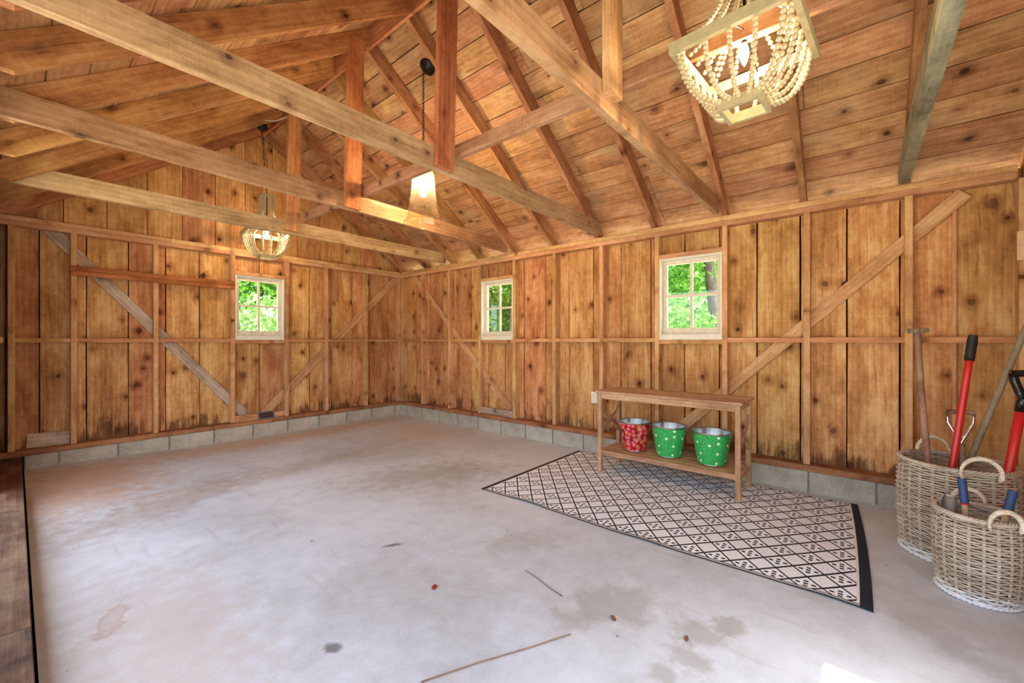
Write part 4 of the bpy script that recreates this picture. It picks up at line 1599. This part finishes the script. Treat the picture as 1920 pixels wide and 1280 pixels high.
tb_ = tr.build('blade', M['trowel'], t)
md = tb_.modifiers.new('thick', 'SOLIDIFY')
md.thickness = 0.003
MB().tube([(0.010, 0.008, 0.15), (0.004, 0.004, 0.10), (0, 0, 0.0)], [0.007, 0.011, 0.012], 10).build('handle', M['new_handle'], t)

# ---- lamps
def chain(mb, p0, p1, n, r=0.010, wire=0.0026):
    p0, p1 = Vector(p0), Vector(p1)
    d = p1 - p0
    L = d.length / n
    for i in range(n):
        c = p0 + d * ((i + 0.5) / n)
        ax = Vector((1, 0, 0)) if i % 2 else Vector((0, 1, 0))
        pts = []
        for q in range(10):
            a = 2 * PI * q / 10
            pts.append(c + ax * math.cos(a) * r * 0.75 + d.normalized() * math.sin(a) * (L * 0.62))
        mb.tube(pts, wire, 5, True)
    return mb


def bead_strand(pts_fn, L, r):
    m_ = MB()
    n = max(4, int(L / (r * 1.95)))
    for i in range(n):
        t = (i + 0.5) / n
        m_.ball(pts_fn(t), r * rng.uniform(0.9, 1.05), 8, 5)
    return m_


def chandelier(name, loc, rz, label, canopy_z, canopy_dx=0.0, canopy_dy=0.0, depth=0.235):
    c = empty(name, loc, rz)          # origin: centre of the main frame, at its lower edge
    tag(c, label, 'chandelier', 'wooden bead chandeliers')
    a, hgt, th = 0.215, 0.046, 0.022
    for i, (sx, sy) in enumerate(((1, 0), (-1, 0), (0, 1), (0, -1))):
        m_ = MB()
        if sx:
            m_.box(sx * a - th / 2, sx * a + th / 2, -a - th / 2, a + th / 2, 0, hgt)
        else:
            m_.box(-a + th / 2, a - th / 2, sy * a - th / 2, sy * a + th / 2, 0, hgt)
        m_.build('frame_side', M['frame_wood'], c)
    b2, bh = 0.074, 0.042
    m_ = MB()
    for s in (-1, 1):
        m_.box(s * b2 - 0.008, s * b2 + 0.008, -b2 - 0.008, b2 + 0.008, -depth, -depth + bh)
        m_.box(-b2 + 0.008, b2 - 0.008, s * b2 - 0.008, s * b2 + 0.008, -depth, -depth + bh)
    m_.build('bottom_frame', M['frame_wood'], c)
    zt = 0.44
    c2 = 0.062
    m_ = MB()
    m_.box(-c2, c2, -c2, c2, zt, zt + 0.018)
    m_.box(-c2 - 0.008, c2 + 0.008, -c2 - 0.008, c2 + 0.008, zt - 0.012, zt)
    m_.build('crown', M['frame_wood'], c)
    br = 0.0112
    sides = [((1, 0), (0, 1)), ((-1, 0), (0, -1)), ((0, 1), (-1, 0)), ((0, -1), (1, 0))]
    for (nx_, ny_), (ux, uy) in sides:
        for i in range(5):
            f = (i - 2) / 2
            ft, fb = f * 0.180, f * 0.064

            def bowl(t, ft=ft, fb=fb):
                th_ = PI / 2 * t
                k = math.cos(th_)
                e = k ** 0.85
                r_ = b2 + (a - 0.016 - b2) * e
                z = 0.006 - (depth - bh * 0.7) * math.sin(th_) ** 1.15
                u_ = fb + (ft - fb) * e
                return (nx_ * r_ + ux * u_, ny_ * r_ + uy * u_, z)
            bead_strand(bowl, 0.31, br).build('bead_strand', M['bead'], c)
        for i in range(5):
            f = (i - 2) / 2
            ft, fb = f * 0.052, f * 0.18

            def upper(t, ft=ft, fb=fb):
                e = t ** 3.0
                r_ = c2 + (a - 0.018 - c2) * e
                u_ = ft + (fb - ft) * e
                return (nx_ * r_ + ux * u_, ny_ * r_ + uy * u_, zt - (zt - hgt) * (t ** 0.85))
            bead_strand(upper, 0.46, br * 0.9).build('bead_strand', M['bead'], c)
    st = MB().tube([(0, 0, zt), (0, 0, 0.12)], 0.006, 8)
    st.tube([(0, 0, 0.13), (0, 0, 0.05)], 0.012, 10)
    for s in (-1, 1):
        st.tube([(s * a, 0, hgt * 0.5), (0, 0, 0.11)], 0.003, 6)
    st.build('stem', M['black_iron'], c)
    bl = MB().lathe([(0.0008, -0.048), (0.006, -0.040), (0.013, -0.022), (0.0175, 0.0), (0.0165, 0.018), (0.010, 0.038), (0.008, 0.050)], 16, (0, 0, 0.005))
    bl.build('bulb', M['bulb'], c)
    top = Vector((canopy_dx, canopy_dy, canopy_z))
    chain(MB(), (0, 0, zt + 0.018), top, int((top.z - zt) / 0.034), 0.011).build('chain', M['black_iron'], c)
    MB().tube([(0.004, 0.004, zt + 0.018), (0.006, 0.004, (zt + top.z) / 2), top + Vector((0.004, 0.004, 0))], 0.003, 6).build('cord', M['black_iron'], c)
    cn = MB().lathe([(0.012, -0.05), (0.030, -0.030), (0.058, -0.016), (0.064, -0.006), (0.064, 0.0), (0.05, 0.005), (0.05, 0.03)], 24, top + Vector((0, 0, 0.045)), cap1=True)
    cn.build('canopy', M['black_iron'], c)
    return c


chandelier('bead_chandelier', (1.965, 0.372, 2.395), math.radians(-4), 'large wooden bead chandelier nearest the camera, at the top right', 1.27)
chandelier('bead_chandelier', (1.840, 5.170, 2.395), math.radians(-8), 'lit bead chandelier farther away, hanging in front of the back wall above its window', 1.17, -0.05, 0.0, 0.265)

# cable by the far chandelier
cb = MB().tube([(1.80, 5.10, 3.66), (1.86, 4.95, 3.63), (1.93, 4.80, 3.66), (1.985, 4.68, 3.76)], 0.005, 6).build('electric_cable', M['cable'])
tag(cb, 'short white electric cable beside the far chandelier canopy under the ridge', 'cable')

# glass pendant
PX, PY = 2.350, 3.000
pd = empty('pendant_lamp', (PX, PY, 2.244))
tag(pd, 'clear glass bell pendant lamp on a long dark chain, hanging by the tie beams', 'pendant lamp')
prof = [(0.172, 0.0), (0.176, 0.006), (0.172, 0.014), (0.160, 0.026), (0.146, 0.06), (0.134, 0.11), (0.122, 0.18), (0.111, 0.26), (0.103, 0.34), (0.099, 0.41), (0.094, 0.45), (0.070, 0.485), (0.035, 0.50)]
MB().lathe(prof, 48).build('glass_shade', M['seeded'], pd)
MB().lathe([(0.171 + 0.005 * math.cos(q * PI / 4), 0.004 + 0.005 * math.sin(q * PI / 4)) for q in range(9)], 48).build('rolled_rim', M['seeded'], pd)
MB().lathe([(0.0008, 0.285), (0.012, 0.290), (0.026, 0.31), (0.031, 0.335), (0.027, 0.36), (0.016, 0.385), (0.013, 0.41)], 20).build('bulb', M['bulb'], pd)
MB().lathe([(0.016, 0.40), (0.020, 0.405), (0.020, 0.47), (0.042, 0.498), (0.042, 0.512), (0.012, 0.53), (0.006, 0.56)], 20).build('socket', M['black_iron'], pd)
ztop = deck(PX + 0.035) - 2.244
chain(MB(), (0, 0, 0.55), (0.0, 0, ztop - 0.075), 26, 0.012, 0.003).build('chain', M['black_iron'], pd)
cn = MB().lathe([(0.006, -0.062), (0.013, -0.052), (0.020, -0.034), (0.040, -0.028), (0.046, -0.020), (0.066, -0.012), (0.074, -0.003), (0.074, 0.0)], 28)
o = cn.build('canopy', M['black_iron'], pd)
o.location = (0.045, 0.0, deck(PX + 0.045) - 2.244 - 0.004)
o.rotation_euler = (0, math.atan(SR), 0)

# ---- small things on the walls and floor
ot = empty('electrical_outlet', (XP - 0.005, 2.247, 0.513))
tag(ot, 'ivory electrical outlet on the right wall just left of the table', 'outlet')
ot_m = MB()
ot_m.box(-0.040, 0.004, -0.034, 0.034, 0.005, 0.119)
ot_m.build('box', M['ivory'], ot)
ot_m = MB()
ot_m.box(-0.046, -0.040, -0.036, 0.036, 0.0, 0.124)
pl = ot_m.build('cover_plate', M['ivory'], ot)
for z in (0.040, 0.084):
    q = MB().lathe([(0.0005, 0.002), (0.014, 0.002), (0.016, 0.0)], 16)
    so = q.build('socket_face', M['white_paint'], pl, (-0.0465, 0, z))
    so.rotation_euler = (0, -PI / 2, 0)

vt = empty('vent_panel', (2.042, YS - 0.022, Z_SILL1))
vt.rotation_euler = (math.radians(-12), 0, 0)
tag(vt, 'small dark vent panel in a grey metal frame standing on the back sill', 'vent')
fr = MB()
fr.box(-0.092, 0.092, -0.006, 0.006, 0.0, 0.010)
fr.box(-0.092, 0.092, -0.006, 0.006, 0.082, 0.092)
fr.box(-0.092, -0.082, -0.006, 0.006, 0.010, 0.082)
fr.box(0.082, 0.092, -0.006, 0.006, 0.010, 0.082)
fr.build('frame', M['vent_frame'], vt)
MB().box(-0.082, 0.082, -0.002, 0.004, 0.010, 0.082).build('panel', M['vent'], vt)

sb = board('wood_offcut', M['grey'], None, (0.072, YP - 0.025, 0.283), (0.342, YP - 0.025, 0.272), (0, 0.12, 1), 0.130, 0.022)
tag(sb, 'short grey weathered board with a dark knot leaning on the back wall sill', 'board')


def leaf_bit(name, loc, rz, L, Wd, mat, label, group=None):
    vs = [(-L / 2, 0, 0.003), (-L / 4, Wd / 2, 0.006), (L / 4, Wd / 2.3, 0.009), (L / 2, 0, 0.004), (L / 4, -Wd / 2.4, 0.008), (-L / 4, -Wd / 2, 0.005), (0, 0, 0.003)]
    fs = [(0, 6, 1), (1, 6, 2), (2, 6, 3), (3, 6, 4), (4, 6, 5), (5, 6, 0)]
    fs = [q[::-1] for q in fs]
    o = MB().add(vs, fs).build(name, mat, None, loc)
    o.rotation_euler = (0, 0, rz)
    md = o.modifiers.new('thick', 'SOLIDIFY')
    md.thickness = 0.002
    tag(o, label, 'leaf', group)
    return o


leaf_bit('dry_leaf', (1.656, 0.815, 0), 0.9, 0.040, 0.020, M['dry_leaf'], 'brown dry leaf curled on the large grey floor stain', 'dry leaves on the floor')
leaf_bit('dry_leaf', (1.731, 0.534, 0), 0.3, 0.034, 0.016, M['dry_leaf'], 'brown dry leaf between two grey stains, nearest the frame bottom', 'dry leaves on the floor')
leaf_bit('flower_petal', (1.308, 1.583, 0), 0.5, 0.040, 0.024, M['petal'], 'dark red petal lying alone on the bare concrete floor')


def strand(name, p0, p1, r, label):
    p0, p1 = Vector(p0), Vector(p1)
    m_ = MB().tube([p0, p0.lerp(p1, 0.35) + Vector((0.004, 0.003, 0)), p0.lerp(p1, 0.7) - Vector((0.004, 0, 0)), p1], r, 5)
    o = m_.build(name, M['strand'])
    tag(o, label, 'strand')


strand('floor_strand', (0.915, 1.180, 0.003), (1.456, 0.905, 0.003), 0.0028, 'long thin brown floor crack drawn as a raised strand at the bottom of the picture')  # crack with brown edges in the slab, built as a thin tube
strand('floor_strand', (1.709, 1.338, 0.003), (1.647, 1.068, 0.003), 0.0024, 'shorter thin stalk on the floor between the petal and the rug')
